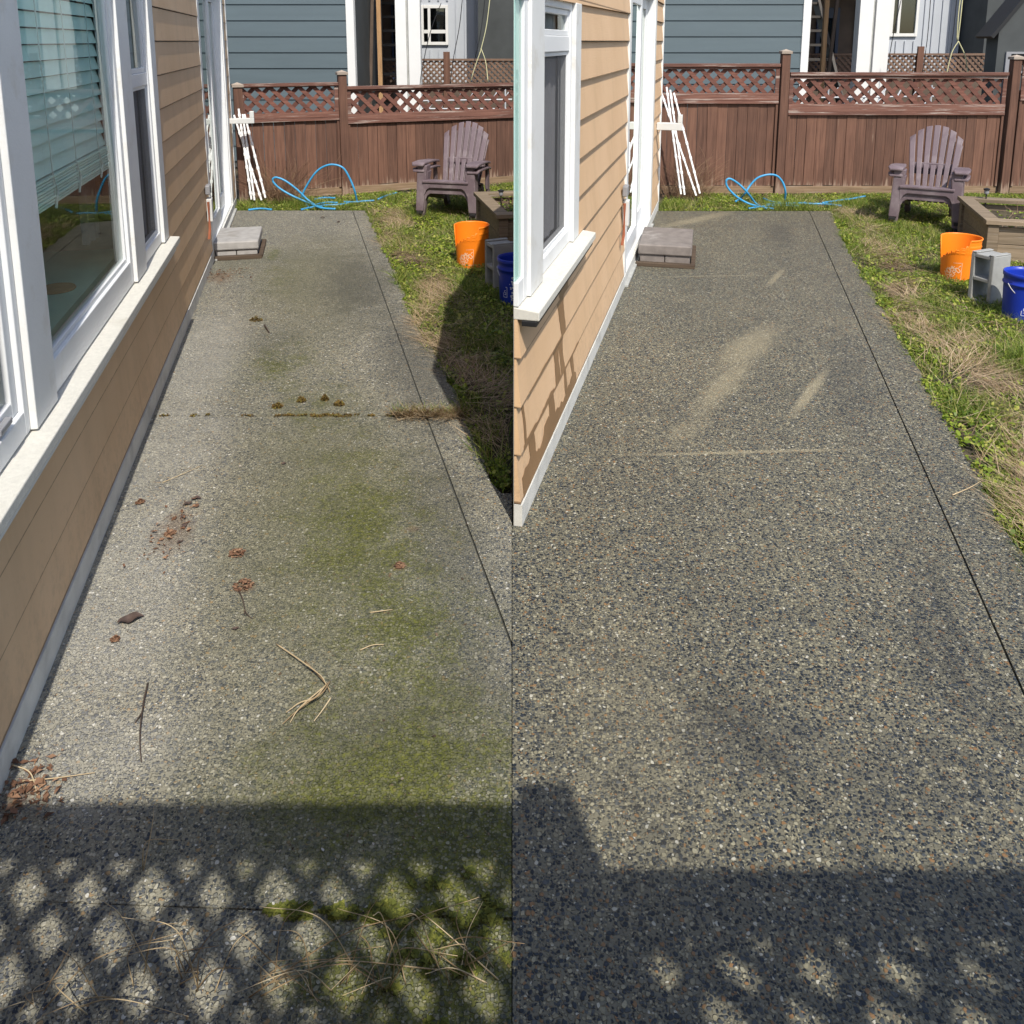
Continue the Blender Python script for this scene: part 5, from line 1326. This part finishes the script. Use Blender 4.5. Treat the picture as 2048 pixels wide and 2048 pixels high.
# ropes and lines hanging behind the fences
def ropes(label, lines, Y, mat, rad):
    mb = MB()
    for pts in lines: mb.tube(spline([at(x, y, Y) for x, y in pts], 8), rad, 5)
    return tag(mb.build('rope', mat, None, 0, True), label, 'rope', 'ropes and lines behind the fences')
zz = lambda x, y: (640+x/4.954, 10+y/4.954)
ropes('pale forked rope hanging behind the left-hand fence', [[zz(1690, -120), zz(1650, 200), zz(1600, 420), zz(1590, 460)], [zz(1595, 430), zz(1640, 560), zz(1665, 760)], [zz(1590, 460), zz(1540, 600), zz(1490, 760)]], 12.9, 'rope', .007)
ropes('dark slack lines hanging behind the left-hand fence', [[zz(1410, -50), zz(1380, 220), zz(1320, 540), zz(1290, 780)], [zz(1200, -20), zz(1090, 280), zz(1010, 640), zz(990, 800)], [zz(1640, -100), zz(1590, 280), zz(1520, 600)]], 12.7, 'black', .006)
ropes('pale forked rope hanging behind the right-hand fence', [[z4(1520, -80), z4(1500, 120), z4(1480, 280)], [z4(1485, 280), z4(1440, 360), z4(1405, 500)], [z4(1485, 280), z4(1530, 380), z4(1550, 500)], [z4(1505, -60), z4(1485, 100), z4(1475, 270)]], 12.9, 'rope', .008)
ropes('dark slack lines hanging behind the right-hand fence', [[z4(1300, -60), z4(1275, 250), z4(1240, 500)], [z4(1100, -20), z4(1040, 250), z4(1000, 480)], [z4(1480, -60), z4(1440, 300), z4(1405, 440)]], 12.7, 'black', .006)
# white tubing racks seen through the lattice
def rack(label, x0, x1, Y, z0):
    mb = MB()
    for i in range(7): 
        x = x0+(x1-x0)*i/6; mb.tube([(x, Y, z0), (x+.16, Y+.05, z0+.02+.24)], .012, 6)
    mb.tube([(x0-.1, Y, z0+.12), (x1+.2, Y, z0+.14)], .012, 6); mb.tube([(x0-.1, Y, z0), (x1+.2, Y, z0)], .012, 6); mb.tube([(x0, Y, 0), (x0, Y, z0+.3)], .012, 6); mb.tube([(x1+.1, Y, 0), (x1+.1, Y, z0+.3)], .012, 6)
    return tag(mb.build('drying_rack', 'pipe_white', None), label, 'rack', 'white racks behind the lattice')
rack('white tubular rack seen through the lattice of the left-hand fence', -1.25, -.2, 12.75, .95); rack('white tubular rack seen through the lattice of the right-hand fence', 4.6, 6.0, 12.4, 1.02)
# small dark shed at far right
r = empty('garden_shed', 'small dark grey shed with sloping roof at the far right', 'shed', (7.02, 12.2, 0), 0)
MB().prism([(-.14, 0, 0), (1.6, 0, 0), (1.6, 0, 2.7), (.45, 0, 2.9), (-.14, 0, 2.1)], (0, .3, 0)).build('wall', 'dark_wall', r)
MB().beam((-.26, .15, 2.0), (.5, .15, 3.02), .42, .05, (0, 0, 1)).build('roof', 'black', r)
wf = MB(); frame_z = [(-.02, .05), (.26, .33)]
for a, b in frame_z: wf.box(a, b, -.03, -.001, .9, 1.8)
for z in (.9, 1.2, 1.5, 1.77): wf.box(.051, .259, -.028, -.001, z, z+.03)
wf.build('window', 'metal', r)

# ================================================================== a leafless tree behind the viewer; its twigs shade the slabs
def bare_tree(label, base, seed):
    r = empty('bare_tree', label, 'tree', base, 0)
    rr = random.Random(seed); tb = MB(); br_ = MB()
    tb.tube(spline([(0, 0, -.2), (.05, .1, 1.2), (-.05, .3, 2.4), (-.1, .55, 3.4)], 6), .10, 10, .6); tb.build('trunk', 'dark_twig', r, 0, True)
    def grow(p, d, l, rad, lev):
        pts = [p]; q = p.copy(); dd = d.copy()
        for i in range(5):
            dd = (dd + Vector((rr.uniform(-.25, .25), rr.uniform(-.25, .25), rr.uniform(-.12, .16)))).normalized(); q = q+dd*l/5; pts.append(q.copy())
            if lev < 4 and i > 0:
                for _ in range(1 if lev else 2):
                    side = Vector((rr.uniform(-1, 1), rr.uniform(-1, 1), rr.uniform(-.2, .6))); grow(q.copy(), (dd*.7+side*.75).normalized(), l*rr.uniform(.45, .68), rad*.5, lev+1)
        br_.tube(pts, rad, 4 if lev else 7, .5)
    for d in ((-.75, .75, .45), (-.45, 1, .6), (.3, .7, .8), (-1, .2, .7), (-.1, 1.0, .35)): grow(Vector((-.1, .55, 3.2)), Vector(d).normalized(), rr.uniform(1.7, 2.3), .013, 1)
    br_.build('branches', 'dark_twig', r)
    return r
bare_tree('leafless tree behind the viewer above the screen fence', (3.2, -3.3, 0), 3)

# fine grit and crumbs scattered over the unwashed slabs
r0 = np.random.default_rng(42); n = 2600
P = np.stack([r0.uniform(-2.6, -.02, n), 1.75+7.8*r0.random(n)**1.6, np.full(n, .002)], 1)
wl = LO.x+LD.x*(P[:, 1]-LO.y)/LD.y+.05; ed = np.interp(P[:, 1], [e[1] for e in L_edge[::-1]], [e[0] for e in L_edge[::-1]])-.03
P = P[(P[:, 0] > wl) & (P[:, 0] < np.minimum(ed, -.02)) & (r0.random(n) < .25+1.2*np.clip(vnoise(P, 2.6, 91)-.4, 0, 1))]; n = len(P)
Vg, Fg = leaves(P, r0.uniform(.0012, .0042, n)*r0.choice([1, 1, 1, 2.0], n), r0.uniform(0, 6.28, n), r0.normal(0, .5, n))
Vg[:, 2] = np.maximum(Vg[:, 2], .0012)
o = big_mesh('grit', Vg, Fg, 'grit'); tag(o, 'fine brown grit and crumbs scattered over the unwashed patio', 'grit', None, 'stuff')
